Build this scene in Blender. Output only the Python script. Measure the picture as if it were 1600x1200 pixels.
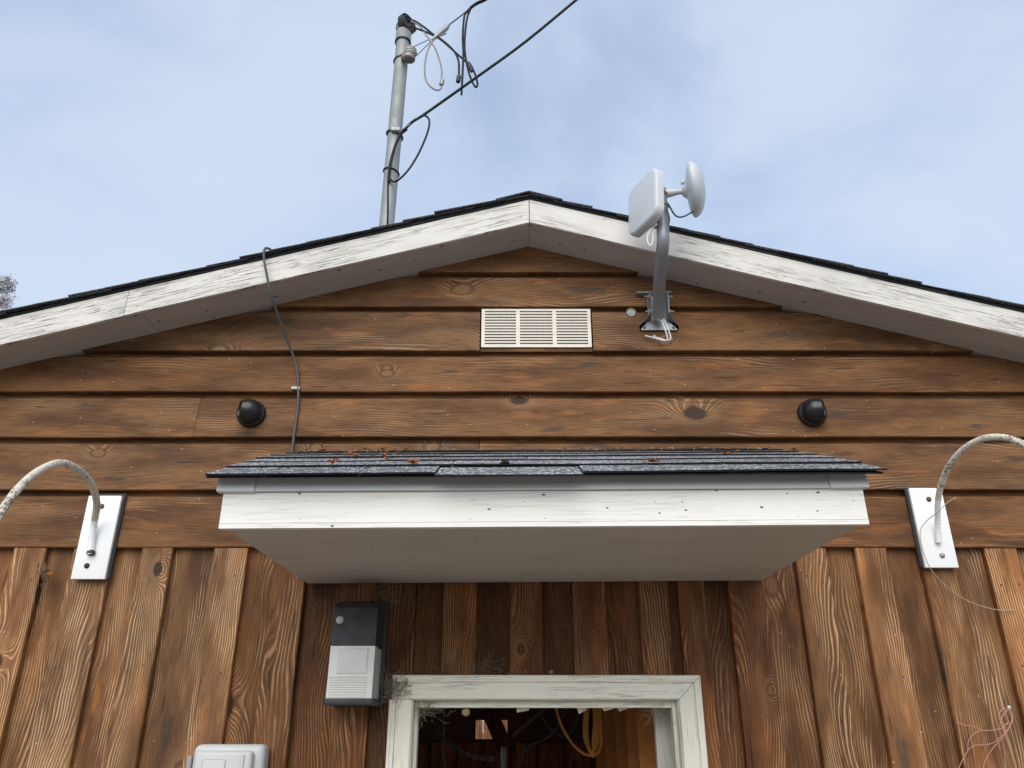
import bpy, bmesh, math, random
from mathutils import Vector, Matrix, noise as mnoise
R = math.radians
rnd = random.Random(7)
for o in list(bpy.data.objects): bpy.data.objects.remove(o)
scn = bpy.context.scene
COL = scn.collection

# ------------------------------------------------------------------ camera
FPX, PITCH, CAMD, CAMZ = 1218.0, R(23.36), 2.9, 2.0
cd = bpy.data.cameras.new('camera'); cam = bpy.data.objects.new('camera', cd); COL.objects.link(cam)
cam.location = (0, -CAMD, CAMZ); cam.rotation_euler = (R(90) + PITCH, 0, 0)
cd.sensor_fit = 'HORIZONTAL'; cd.sensor_width = 36.0; cd.lens = FPX / 1600 * 36.0
cd.clip_start = 0.05; cd.clip_end = 500
scn.camera = cam

# ------------------------------------------------------------------ sky + sun
SUN_EL, SUN_AZ = R(37), R(186)          # high soft sun behind the camera, a little to its left
w = bpy.data.worlds.new('World'); scn.world = w; w.use_nodes = True
nt = w.node_tree; nt.nodes.clear()
def wn(t, **k):
    n = nt.nodes.new(t)
    for a, b in k.items(): setattr(n, a, b)
    return n
sky = wn('ShaderNodeTexSky', sky_type='NISHITA', sun_disc=False)
sky.sun_elevation = SUN_EL; sky.sun_rotation = SUN_AZ; sky.air_density = 1.5; sky.dust_density = .4; sky.ozone_density = 2.5
tcw = wn('ShaderNodeTexCoord')
mp = wn('ShaderNodeMapping'); mp.inputs['Scale'].default_value = (1.0, 1.0, 1.7); mp.inputs['Location'].default_value = (6.84, -7.44, 1.91)
nt.links.new(tcw.outputs['Generated'], mp.inputs['Vector'])
nz = wn('ShaderNodeTexNoise'); nz.inputs['Scale'].default_value = 2.0; nz.inputs['Detail'].default_value = 6; nz.inputs['Roughness'].default_value = .5; nz.inputs['Distortion'].default_value = .3
nt.links.new(mp.outputs[0], nz.inputs['Vector'])
cr = wn('ShaderNodeMapRange'); cr.interpolation_type = 'SMOOTHSTEP'
cr.inputs['From Min'].default_value = .36; cr.inputs['From Max'].default_value = .66; cr.inputs['To Min'].default_value = .46; cr.inputs['To Max'].default_value = .88
nt.links.new(nz.outputs[0], cr.inputs['Value'])
mixw = wn('ShaderNodeMix', data_type='RGBA')
nt.links.new(cr.outputs[0], mixw.inputs[0]); 
sat = wn('ShaderNodeMix', data_type='RGBA', blend_type='MULTIPLY'); sat.inputs[0].default_value = 1.0; sat.inputs[7].default_value = (1.0, 1.22, 1.5, 1)
nt.links.new(sky.outputs[0], sat.inputs[6]); nt.links.new(sat.outputs[2], mixw.inputs[6])
mixw.inputs[7].default_value = (5.5, 6.35, 7.6, 1)           # thin high cloud, same physical units as the sky
bg = wn('ShaderNodeBackground'); bg.inputs['Strength'].default_value = .105
out = wn('ShaderNodeOutputWorld')
nt.links.new(mixw.outputs[2], bg.inputs['Color']); nt.links.new(bg.outputs[0], out.inputs[0])
sd = bpy.data.lights.new('sun', 'SUN'); so = bpy.data.objects.new('sun', sd); COL.objects.link(so)
sd.energy = 2.5; sd.angle = R(56); sd.color = (1, .93, .81)
dirv = Vector((math.sin(SUN_AZ) * math.cos(SUN_EL), math.cos(SUN_AZ) * math.cos(SUN_EL), math.sin(SUN_EL)))
so.rotation_euler = dirv.to_track_quat('Z', 'Y').to_euler(); so.location = (0, -8, 12)
scn.view_settings.view_transform = 'Standard'; scn.view_settings.look = 'None'
scn.view_settings.gamma = 1; scn.view_settings.exposure = 0.25; scn.view_settings.use_curve_mapping = False
scn.render.resolution_x, scn.render.resolution_y = 1024, 768
scn.cycles.max_bounces = 5; scn.cycles.diffuse_bounces = 3; scn.cycles.glossy_bounces = 2; scn.cycles.transmission_bounces = 4

# ------------------------------------------------------------------ measuring helper: photo pixel + distance from the lens plane -> metres
def P(u, v, D=CAMD):
    x = (u - 800) / FPX; yc = (600 - v) / FPX
    s, c = math.sin(PITCH), math.cos(PITCH)
    t = D / (c - yc * s)
    return Vector((x * t, D - CAMD, CAMZ + t * (s + yc * c)))
def Z(v, D=CAMD): return P(800, v, D).z

# ------------------------------------------------------------------ materials
class NT:
    def __init__(s, name):
        s.m = bpy.data.materials.new(name); s.m.use_nodes = True; s.t = s.m.node_tree; s.t.nodes.clear()
        s.o = s.t.nodes.new('ShaderNodeOutputMaterial'); s.b = s.t.nodes.new('ShaderNodeBsdfPrincipled')
        s.t.links.new(s.b.outputs[0], s.o.inputs[0])
    def node(s, typ, ins=None, **props):
        n = s.t.nodes.new(typ)
        for a, b in props.items(): setattr(n, a, b)
        for k, v in (ins or {}).items(): s.set(n.inputs[k], v)
        return n
    def set(s, sock, v):
        if isinstance(v, bpy.types.NodeSocket): s.t.links.new(v, sock)
        elif isinstance(v, (tuple, list)) and len(v) == 3 and sock.type == 'RGBA': sock.default_value = (*v, 1)
        else: sock.default_value = v
    def math(s, op, a, b=0.0, c=0.0, clamp=False):
        n = s.node('ShaderNodeMath', operation=op, use_clamp=clamp)
        s.set(n.inputs[0], a); s.set(n.inputs[1], b); s.set(n.inputs[2], c); return n.outputs[0]
    def step(s, v, a, b, lo=0.0, hi=1.0):
        n = s.node('ShaderNodeMapRange', interpolation_type='SMOOTHSTEP')
        s.set(n.inputs['Value'], v); s.set(n.inputs['From Min'], a); s.set(n.inputs['From Max'], b); s.set(n.inputs['To Min'], lo); s.set(n.inputs['To Max'], hi)
        return n.outputs[0]
    def mix(s, f, a, b, blend='MIX'):
        n = s.node('ShaderNodeMix', data_type='RGBA', blend_type=blend)
        s.set(n.inputs[0], f); s.set(n.inputs[6], a); s.set(n.inputs[7], b); return n.outputs[2]
    def vec(s, x, y, z=0.0):
        n = s.node('ShaderNodeCombineXYZ'); s.set(n.inputs[0], x); s.set(n.inputs[1], y); s.set(n.inputs[2], z); return n.outputs[0]
    def noise(s, v, scale=1.0, detail=2.0, rough=.5, dist=0.0):
        n = s.node('ShaderNodeTexNoise', {'Vector': v, 'Scale': scale, 'Detail': detail, 'Roughness': rough, 'Distortion': dist}); return n.outputs[0]
    def coords(s):
        tc = s.node('ShaderNodeTexCoord'); sp = s.node('ShaderNodeSeparateXYZ', {0: tc.outputs['Object']})
        return tc.outputs['Object'], sp.outputs
    def bump(s, h, strength, dist):
        n = s.node('ShaderNodeBump', {'Height': h, 'Strength': strength, 'Distance': dist}); s.set(s.b.inputs['Normal'], n.outputs[0])
    def fin(s, col, rough=.6, spec=.4, metal=0.0):
        s.set(s.b.inputs['Base Color'], col); s.set(s.b.inputs['Roughness'], rough)
        s.set(s.b.inputs['Specular IOR Level'], spec); s.set(s.b.inputs['Metallic'], metal); return s.m

def wood(name, axis, freq=46, amp=15.0, lines=.6, w0=.47):
    s = NT(name); ob, xyz = s.coords()
    U0, V = (xyz[0], xyz[2]) if axis == 'x' else (xyz[2], xyz[0])
    oi = s.node('ShaderNodeObjectInfo'); Rn = oi.outputs['Random']
    U = s.math('MULTIPLY_ADD', Rn, 97.0, U0); V7 = s.math('MULTIPLY_ADD', Rn, 23.0, V)
    n1 = s.noise(s.vec(s.math('MULTIPLY', U, 1.5), s.math('MULTIPLY', V7, 5.0)), 1, 1.5, .4)
    n2 = s.noise(s.vec(s.math('MULTIPLY', U, 9), s.math('MULTIPLY', V7, 30)), 1, 2)
    fib = s.noise(s.vec(s.math('MULTIPLY', U, 14), s.math('MULTIPLY', V7, 330)), 1, 2, .6)
    big = s.noise(s.vec(s.math('MULTIPLY', U, 2.2), s.math('MULTIPLY', V7, 9)), 1, 3, .6)
    vo = s.node('ShaderNodeTexVoronoi', {'Vector': s.vec(s.math('MULTIPLY', U, 1.55), s.math('MULTIPLY', V7, 2.6)), 'Scale': 1.0, 'Randomness': 1.0}, voronoi_dimensions='2D', feature='F1')
    kc = s.node('ShaderNodeSeparateColor', {0: vo.outputs['Color']})
    d = s.math('ADD', s.math('MULTIPLY', vo.outputs['Distance'], s.math('MULTIPLY_ADD', kc.outputs[1], 1.3, .75)), s.math('MULTIPLY', s.math('SUBTRACT', n2, .5), .03))
    k = s.step(kc.outputs[0], .30, .34)
    dk = s.math('DIVIDE', d, .15); g = s.math('EXPONENT', s.math('MULTIPLY', s.math('MULTIPLY', dk, dk), -1.0))
    infl = s.math('MULTIPLY', g, s.math('MULTIPLY', k, s.math('MULTIPLY_ADD', kc.outputs[2], 6.0, 4.0)))
    F = s.math('MULTIPLY', V7, float(freq))
    F = s.math('MULTIPLY_ADD', s.math('SUBTRACT', n1, .5), amp, F)
    F = s.math('MULTIPLY_ADD', s.math('SUBTRACT', n2, .5), .9, F)
    F = s.math('ADD', F, infl)
    sn = s.math('MULTIPLY_ADD', s.math('SINE', s.math('MULTIPLY', F, 6.2832)), .5, .5)
    F2 = s.math('MULTIPLY_ADD', F, 2.37, .3)
    sn2 = s.math('MULTIPLY_ADD', s.math('SINE', s.math('MULTIPLY', F2, 6.2832)), .5, .5)
    line = s.math('ADD', s.step(sn, .78, .97), s.math('MULTIPLY', s.step(sn2, .62, 1.0), .45), clamp=True)
    wn_ = s.noise(s.vec(s.math('MULTIPLY', U, 2.0), s.math('MULTIPLY', s.math('ADD', V7, 3.3), 9)), 1, 3, .65)
    wear = s.step(wn_, w0, w0 + .2, .05, 1.0)
    wear = s.math('MAXIMUM', wear, s.math('MULTIPLY', s.step(g, .25, .7), s.math('MULTIPLY', k, .8)))
    geo = s.node('ShaderNodeNewGeometry'); gs = s.node('ShaderNodeSeparateXYZ', {0: geo.outputs['True Normal']})
    face = s.step(s.math('ABSOLUTE', gs.outputs[1]), .5, .8)          # ring lines show on the broad face, not on the sawn edges
    base = s.mix(s.step(big, .3, .7), (.100, .043, .0165), (.262, .128, .053))
    base = s.mix(s.step(fib, .38, .68, 0, .5), base, (.070, .033, .017))
    base = s.mix(s.math('MULTIPLY', s.math('MULTIPLY', s.step(sn, .45, .05), face), s.math('MULTIPLY_ADD', wear, .4, .12)), base, (.055, .026, .013))
    # grey weathered patches and orange-ish fresh streaks
    gn = s.noise(s.vec(s.math('MULTIPLY', U, 3.1), s.math('MULTIPLY', V7, 15)), 1, 4, .6)
    base = s.mix(s.step(gn, .60, .70, 0, .8), base, (.052, .040, .033))
    base = s.mix(s.step(gn, .46, .30, 0, .7), base, (.31, .128, .042))
    lam = s.math('MULTIPLY', s.math('MULTIPLY', line, s.math('MULTIPLY', wear, face)), s.step(fib, .30, .60, .45, 1.0))
    col = s.mix(s.math('MULTIPLY', lam, lines), base, (.56, .37, .215))
    # knots: ring and heart
    hr = s.math('MULTIPLY', s.step(d, .062, .050), k)
    rim = s.math('MULTIPLY', s.math('MULTIPLY', s.step(d, .040, .052), s.step(d, .078, .058)), k)
    kr = s.math('MULTIPLY_ADD', s.math('SINE', s.math('MULTIPLY', d, 420)), .5, .5)
    kcol = s.mix(kr, (.16, .075, .032), (.30, .165, .072))
    kcol = s.mix(s.step(kc.outputs[2], .62, .7), kcol, (.035, .02, .014))
    col = s.mix(s.math('MULTIPLY', hr, .9), col, kcol)
    col = s.mix(s.math('MULTIPLY', rim, .55), col, (.05, .025, .014))
    # checks: thin dark cracks along the grain
    ck = s.noise(s.vec(s.math('MULTIPLY', U, 3.5), s.math('MULTIPLY', V7, 120)), 1, 1)
    col = s.mix(s.math('MULTIPLY', s.step(ck, .70, .73), .8), col, (.03, .018, .012))
    # small pale chips in the stain
    sp = s.node('ShaderNodeTexVoronoi', {'Vector': s.vec(s.math('MULTIPLY', U, 22), s.math('MULTIPLY', V7, 30)), 'Scale': 1.0}, voronoi_dimensions='2D')
    sc = s.node('ShaderNodeSeparateColor', {0: sp.outputs['Color']})
    chip = s.math('MULTIPLY', s.step(sp.outputs['Distance'], .075, .05), s.math('GREATER_THAN', sc.outputs[0], .968))
    col = s.mix(s.math('MULTIPLY', chip, .8), col, (.5, .4, .3))
    col = s.mix(1.0, col, oi.outputs['Color'], 'MULTIPLY')
    s.bump(s.math('SUBTRACT', fib, s.math('MULTIPLY', s.step(ck, .72, .78), .5)), .6, .002)
    return s.fin(col, s.step(fib, .3, .7, .62, .8), .28)

def paint(name, col, axis='x', cracks=.5, dirt=.25, chips=.3, rough=.6, crack_col=(.10, .085, .075), specks=0.0, sp_scale=9.0):
    s = NT(name); ob, xyz = s.coords()
    oi = s.node('ShaderNodeObjectInfo'); Rn = s.math('MULTIPLY', oi.outputs['Random'], 53.0)
    U, V = (xyz[0], xyz[2]) if axis == 'x' else (xyz[2], xyz[0])
    if axis == 'y': U, V = xyz[0], xyz[1]
    U = s.math('ADD', U, Rn)
    cn = s.noise(s.vec(s.math('MULTIPLY', U, 5.5), s.math('MULTIPLY', V, 230), s.math('MULTIPLY', xyz[1], 20)), 1, 3, .6, .5)
    pm = s.noise(s.vec(s.math('MULTIPLY', U, 2.2), s.math('MULTIPLY', V, 8), 0), 1, 2)
    crack = s.math('MULTIPLY', s.math('MULTIPLY', s.step(cn, .565, .59), s.step(cn, .65, .615)), s.step(pm, .33, .52))
    ch = s.noise(s.vec(s.math('MULTIPLY', U, 16), s.math('MULTIPLY', V, 40), s.math('MULTIPLY', xyz[1], 30)), 1, 3, .7)
    chip = s.step(ch, .70, .73)
    dn = s.noise(s.vec(s.math('MULTIPLY', U, 3), s.math('MULTIPLY', V, 9), s.math('MULTIPLY', xyz[1], 6)), 1, 5, .65)
    c = s.mix(s.step(dn, .4, .75, 0, dirt), col, tuple(x * .55 for x in col))
    c = s.mix(s.math('MULTIPLY', crack, cracks), c, crack_col)
    c = s.mix(s.math('MULTIPLY', chip, chips), c, (.16, .13, .11))
    if specks:
        sv = s.node('ShaderNodeTexVoronoi', {'Vector': s.vec(s.math('MULTIPLY', U, sp_scale), s.math('MULTIPLY', V, sp_scale * 1.6)), 'Scale': 1.0}, voronoi_dimensions='2D')
        sc_ = s.node('ShaderNodeSeparateColor', {0: sv.outputs['Color']})
        rr = s.math('MULTIPLY_ADD', sc_.outputs[1], .05, .012)
        sd2 = s.math('ADD', sv.outputs['Distance'], s.math('MULTIPLY', s.math('SUBTRACT', ch, .5), .12))
        spk = s.math('MULTIPLY', s.math('LESS_THAN', sd2, rr), s.math('GREATER_THAN', sc_.outputs[0], .55))
        c = s.mix(s.math('MULTIPLY', spk, specks), c, (.05, .042, .036))
    h = s.math('SUBTRACT', s.math('MULTIPLY', dn, .3), s.math('ADD', s.math('MULTIPLY', crack, cracks), s.math('MULTIPLY', chip, chips)))
    s.bump(h, .5, .002)
    return s.fin(c, rough, .35)

def plain(name, col, rough=.5, spec=.5, metal=0.0, var=.25, scale=18, bump=.08):
    s = NT(name); ob, xyz = s.coords()
    n = s.noise(ob, scale, 4, .6)
    c = s.mix(s.step(n, .35, .75, 0, var), col, tuple(x * .5 for x in col))
    if bump: s.bump(s.noise(ob, scale * 6, 2), bump, .001)
    return s.fin(c, s.step(n, .3, .7, max(.03, rough - .08), min(1, rough + .08)), spec, metal)

def shingle_mat(name, c0, c1, c2, gs=260.0):
    s = NT(name); ob, xyz = s.coords(); oi = s.node('ShaderNodeObjectInfo')
    v = s.node('ShaderNodeTexVoronoi', {'Vector': ob, 'Scale': gs}); vc = s.node('ShaderNodeSeparateColor', {0: v.outputs['Color']})
    n = s.noise(ob, 6, 3)
    c = s.mix(s.step(vc.outputs[0], .15, .85), c0, c1)
    c = s.mix(s.math('GREATER_THAN', vc.outputs[1], .86), c, c2)
    c = s.mix(s.step(n, .4, .7, 0, .35), c, tuple(x * .6 for x in c0))
    c = s.mix(1.0, c, oi.outputs['Color'], 'MULTIPLY')
    s.bump(vc.outputs[2], .6, .0015)
    return s.fin(c, .85, .3)

M = {}
M['wood_h'] = wood('stained_siding_horizontal', 'x', 88, 14.0, .55, .50)
M['wood_v'] = wood('stained_siding_vertical', 'z', 92, 19.0, 1.0, .43)
M['wood_in'] = wood('interior_boards', 'z', 40)
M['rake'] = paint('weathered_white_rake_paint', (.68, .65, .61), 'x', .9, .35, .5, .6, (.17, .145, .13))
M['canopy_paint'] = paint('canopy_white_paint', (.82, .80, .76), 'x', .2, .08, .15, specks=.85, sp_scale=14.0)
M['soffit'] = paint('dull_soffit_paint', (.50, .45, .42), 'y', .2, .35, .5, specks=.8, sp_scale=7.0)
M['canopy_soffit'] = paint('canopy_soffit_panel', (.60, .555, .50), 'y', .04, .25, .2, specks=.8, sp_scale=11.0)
M['casing'] = paint('peeling_casing_paint', (.90, .86, .74), 'x', .5, .2, .35)
M['casing_v'] = paint('peeling_casing_paint_upright', (.90, .86, .74), 'z', .4, .22, .3)
M['trim_grey'] = plain('coated_metal_trim', (.68, .675, .66), .4, .5, 0, .12, 6, .03)
M['shingle'] = shingle_mat('grey_shingle_granules', (.055, .056, .060), (.25, .25, .262), (.60, .60, .60), 170.0)
M['shingle_dark'] = shingle_mat('dark_roof_shingles', (.018, .018, .021), (.05, .05, .056), (.10, .10, .11))
M['tar'] = plain('tar_edge', (.012, .012, .014), .8, .3)
M['black'] = plain('black_plastic', (.012, .012, .015), .28, .5, 0, .2, 10, .02)
M['black_matt'] = plain('black_housing', (.040, .040, .042), .55, .5, 0, .6, 14, .1)
M['lensglass'] = plain('camera_lens', (.004, .004, .006), .05, .6, 0, 0, 10, 0)
M['galv'] = plain('galvanised_steel', (.36, .375, .39), .5, .5, .55, .35, 22, .06)
M['mastpipe'] = plain('grey_mast_conduit', (.33, .34, .34), .6, .4, .25, .45, 9, .08)
M['polegrey'] = plain('grey_mount_pipe', (.27, .28, .30), .48, .5, .3, .2, 12, .04)
M['whiteplast'] = plain('white_radome_plastic', (.58, .60, .63), .38, .5, 0, .08, 6, .01)
M['greyplast'] = plain('grey_enclosure_plastic', (.56, .57, .56), .5, .4, 0, .12, 8, .03)
M['porcelain'] = plain('brown_grey_porcelain', (.30, .28, .27), .3, .5, 0, .25, 20, .02)
M['porcelain_white'] = plain('white_porcelain_band', (.46, .44, .42), .3, .5, 0, .15, 20, .02)
M['cable'] = plain('black_cable', (.009, .0095, .011), .55, .3, 0, .3, 40, .05)
M['cablegrey'] = plain('grey_cable', (.085, .085, .09), .55, .4, 0, .3, 30, .05)
M['cabletan'] = plain('faded_cable', (.30, .26, .25), .6, .4, 0, .4, 30, .05)
M['alu'] = plain('aluminium_fitting', (.36, .37, .35), .5, .5, .5, .3, 30, .05)
M['vent'] = plain('vent_cream_enamel', (.76, .70, .62), .5, .4, 0, .22, 14, .03)
M['dark'] = plain('dark_void', (.012, .011, .011), .9, .2)
M['plate'] = paint('white_mount_plate', (.90, .90, .90), 'z', .03, .05, .08)
M['block'] = plain('dark_backing_block', (.055, .05, .05), .8, .3, 0, .4, 20, .1)
M['screw'] = plain('screw_steel', (.13, .11, .095), .55, .4, .4, .4, 60, .05)
M['whitewire'] = plain('white_wire', (.78, .75, .73), .45, .4, 0, .12, 30, .02)
M['pinkwire'] = plain('pink_copper_wire', (.50, .25, .20), .5, .4, .2, .3, 40, .02)
M['tanwire'] = plain('weathered_tan_wire', (.42, .34, .27), .6, .3, 0, .3, 40, .02)
M['orange'] = plain('orange_cord_jacket', (.80, .36, .09), .5, .4, 0, .3, 20, .03)
M['leaf'] = plain('dry_orange_leaf', (.34, .11, .03), .75, .2, 0, .6, 60, .1)
M['litter'] = plain('dry_needle_litter', (.44, .30, .19), .8, .2, 0, .6, 60, .1)
M['debris'] = plain('dead_leaf_bits', (.17, .10, .055), .85, .2, 0, .6, 60, .1)
M['moss'] = plain('dark_moss', (.03, .035, .02), .9, .2, 0, .5, 60, .2)
M['web'] = plain('dusty_web', (.27, .225, .175), .9, .1, 0, .5, 40, 0)
M['bark'] = plain('tree_bark', (.22, .20, .19), .85, .2, 0, .4, 8, .3)
M['blossom'] = plain('pale_bud_leaf', (.72, .70, .70), .7, .2, 0, .5, 4, 0)
M['ground'] = plain('gravel_ground', (.24, .215, .18), .95, .2, 0, .6, 3, .4)
M['lumber'] = plain('orange_brown_lumber', (.66, .27, .075), .7, .3, 0, .45, 7, .1)
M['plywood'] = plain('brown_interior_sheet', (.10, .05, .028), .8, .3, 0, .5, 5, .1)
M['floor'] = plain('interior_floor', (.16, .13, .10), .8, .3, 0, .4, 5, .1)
def conduit_mat():
    s = NT('flaking_painted_conduit'); ob, xyz = s.coords()
    n = s.noise(ob, 110, 4, .7); n2 = s.noise(ob, 14, 2)
    f = s.step(s.math('ADD', n, s.math('MULTIPLY', s.math('SUBTRACT', n2, .5), .5)), .56, .62)
    c = s.mix(f, (.66, .60, .50), (.22, .175, .14)); s.bump(s.math('SUBTRACT', 1.0, f), .6, .001)
    return s.fin(c, .6, .4)
M['conduit'] = conduit_mat()
def lens_mat():
    s = NT('prismatic_lens'); ob, xyz = s.coords()
    s.set(s.b.inputs['Transmission Weight'], .12)
    n = s.noise(ob, 14, 3)
    return s.fin(s.mix(s.step(n, .4, .7, 0, .3), (.86, .84, .80), (.66, .63, .58)), .22, .5)
M['prism'] = lens_mat()

# ------------------------------------------------------------------ mesh helpers
WLOC = {}
class MB:
    def __init__(s): s.v = []; s.f = []; s.sm = []
    def add(s, vs, fs, smooth=False):
        b = len(s.v); s.v += [Vector(p) for p in vs]
        for f in fs: s.f.append(tuple(b + i for i in f)); s.sm.append(smooth)
        return s
    def box(s, a, b):
        (x0, y0, z0), (x1, y1, z1) = a, b
        return s.hexa([(x0, y0, z0), (x1, y0, z0), (x1, y1, z0), (x0, y1, z0), (x0, y0, z1), (x1, y0, z1), (x1, y1, z1), (x0, y1, z1)])
    def hexa(s, v):
        return s.add(v, [(3, 2, 1, 0), (4, 5, 6, 7), (0, 1, 5, 4), (1, 2, 6, 5), (2, 3, 7, 6), (3, 0, 4, 7)])
    def prism(s, poly, off):
        """poly: list of 3-D points (planar), off: vector"""
        n = len(poly); off = Vector(off)
        a = [Vector(p) for p in poly]; b = [p + off for p in a]
        return s.add(a + b, [tuple(range(n - 1, -1, -1)), tuple(range(n, 2 * n))] + [(i, (i + 1) % n, n + (i + 1) % n, n + i) for i in range(n)])
    def tube(s, pts, r, n=10, caps=True, closed=False, smooth=True):
        pts = [Vector(p) for p in pts]; m = len(pts)
        rr = r if callable(r) else (lambda i, m_=m: r)
        up = None; rings = []
        for i, p in enumerate(pts):
            if closed: t = pts[(i + 1) % m] - pts[i - 1]
            else: t = pts[min(i + 1, m - 1)] - pts[max(i - 1, 0)]
            if t.length < 1e-9: t = Vector((0, 0, 1))
            t.normalize()
            if up is None:
                up = Vector((0, 0, 1)) if abs(t.z) < .9 else Vector((0, 1, 0))
            up = (up - t * up.dot(t)); up.normalize(); sd_ = t.cross(up)
            q = rr(i)
            rings.append([p + (up * math.cos(2 * math.pi * j / n) + sd_ * math.sin(2 * math.pi * j / n)) * q for j in range(n)])
        vs = [q for ring in rings for q in ring]; fs = []
        for i in range(m if closed else m - 1):
            k = (i + 1) % m
            for j in range(n): fs.append((i * n + j, i * n + (j + 1) % n, k * n + (j + 1) % n, k * n + j))
        s.add(vs, fs, smooth)
        if caps and not closed:
            b = len(s.v) - len(vs)
            s.f.append(tuple(b + j for j in range(n))[::-1]); s.sm.append(False)
            s.f.append(tuple(b + (m - 1) * n + j for j in range(n))); s.sm.append(False)
        return s
    def lathe(s, prof, org, axis, n=24, smooth=True):
        """prof: (radius, height along axis)"""
        axis = Vector(axis).normalized(); org = Vector(org)
        up = Vector((0, 0, 1)) if abs(axis.z) < .9 else Vector((0, 1, 0))
        a = axis.cross(up).normalized(); b_ = axis.cross(a)
        vs = []; fs = []
        for r, h in prof:
            for j in range(n):
                q = 2 * math.pi * j / n; vs.append(org + axis * h + (a * math.cos(q) + b_ * math.sin(q)) * max(r, 1e-5))
        for i in range(len(prof) - 1):
            for j in range(n): fs.append((i * n + j, i * n + (j + 1) % n, (i + 1) * n + (j + 1) % n, (i + 1) * n + j))
        return s.add(vs, fs, smooth)
    def sphere(s, c, r, n=10, jit=0.0, sc=(1, 1, 1)):
        prof = [(r * math.sin(math.pi * i / n), -r * math.cos(math.pi * i / n)) for i in range(n + 1)]
        b = len(s.v); s.lathe(prof, (0, 0, 0), (0, 0, 1), n * 2)
        for i in range(b, len(s.v)):
            p = s.v[i]; k = 1 + jit * mnoise.noise(p * (2.2 / r) + Vector(c) * 9)
            s.v[i] = Vector((p.x * sc[0] * k, p.y * sc[1] * k, p.z * sc[2] * k)) + Vector(c)
        return s
    def rbox(s, a, b, bev, seg=2):
        bm = bmesh.new(); a = Vector(a); b = Vector(b)
        bmesh.ops.create_cube(bm, size=1.0)
        for v in bm.verts: v.co = Vector(((a[i] + b[i]) / 2 + v.co[i] * (b[i] - a[i]) for i in range(3)))
        bmesh.ops.bevel(bm, geom=bm.edges[:], offset=bev, segments=seg, affect='EDGES', profile=.5)
        return s.bm(bm, seg > 1)
    def bm(s, bm, smooth=False):
        bm.verts.index_update()
        s.add([v.co.copy() for v in bm.verts], [tuple(v.index for v in f.verts) for f in bm.faces], smooth); bm.free(); return s
    def xform(s, mat):
        s.v = [mat @ p for p in s.v]; return s
    def build(s, name, mat, parent=None, origin=None, color=None, angle=40, fix=True):
        if origin is None:
            lo = [min(p[i] for p in s.v) for i in range(3)]; hi = [max(p[i] for p in s.v) for i in range(3)]
            origin = Vector(((lo[i] + hi[i]) / 2 for i in range(3)))
        origin = Vector(origin)
        me = bpy.data.meshes.new(name); me.from_pydata([p - origin for p in s.v], [], s.f)
        if fix:
            bm = bmesh.new(); bm.from_mesh(me); bmesh.ops.recalc_face_normals(bm, faces=bm.faces[:]); bm.to_mesh(me); bm.free()
        me.polygons.foreach_set('use_smooth', s.sm)
        if any(s.sm): me.set_sharp_from_angle(angle=R(angle))
        me.materials.append(M[mat]); me.update()
        o = bpy.data.objects.new(name, me); COL.objects.link(o)
        if parent is not None:
            o.parent = parent; o.location = origin - WLOC[parent.name]
        else: o.location = origin
        WLOC[o.name] = origin
        if color: o.color = (*color, 1)
        return o
def thing(name, loc, label, cat, group=None):
    o = bpy.data.objects.new(name, None); COL.objects.link(o); o.location = loc; o.empty_display_size = .1
    WLOC[o.name] = Vector(loc); return tag(o, label, cat, group)
def tag(o, label, cat, group=None):
    o['label'] = label; o['category'] = cat
    if group: o['group'] = group
    return o
def group_empty(name, parent, loc):
    o = bpy.data.objects.new(name, None); COL.objects.link(o); o.parent = parent; o.location = Vector(loc) - WLOC[parent.name]
    WLOC[o.name] = Vector(loc); return o
def cr(pts, k=8):
    """Catmull-Rom through points"""
    pts = [Vector(p) for p in pts]; q = [pts[0] * 2 - pts[1]] + pts + [pts[-1] * 2 - pts[-2]]; outp = []
    for i in range(1, len(q) - 2):
        p0, p1, p2, p3 = q[i - 1:i + 3]
        for j in range(k):
            t = j / k
            outp.append(.5 * ((2 * p1) + (p2 - p0) * t + (2 * p0 - 5 * p1 + 4 * p2 - p3) * t * t + (3 * p1 - p0 - 3 * p2 + p3) * t ** 3))
    outp.append(q[-2]); return outp
def cable(name, mat, r, pix, label=None, cat='cable', parent=None, k=8, n=8, group=None):
    o = MB().tube(cr([P(*p) if not isinstance(p, Vector) else p for p in pix], k), r, n).build(name, mat, parent)
    if parent is None: tag(o, label, cat, group)
    return o

# ------------------------------------------------------------------ ground
g = MB().add([(-150, -150, 0), (150, -150, 0), (150, 150, 0), (-150, 150, 0)], [(0, 1, 2, 3)]).build('ground', 'ground', fix=False); g['kind'] = 'structure'

# ------------------------------------------------------------------ building
XA = .072; SL, SR = .2745, .2785          # apex and the two roof pitches
ZF_TOP, FH = 4.017, .114                  # rake board top at apex, its upright height
ZS = ZF_TOP - FH + .008                   # soffit underside at apex
YF = -.19                                 # front face of the rake board
XW0, XW1, YB = -3.4, 3.5, 5.2
def roofz(x, base): return base - (SL * (XA - x) if x < XA else SR * (x - XA))
bld = thing('wooden_building', (XA, 1.5, 0), 'brown stained wooden building with white rake boards and low gable', 'building')
DX0, DX1, DZ = -.342, .573, 2.067         # door opening
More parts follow.
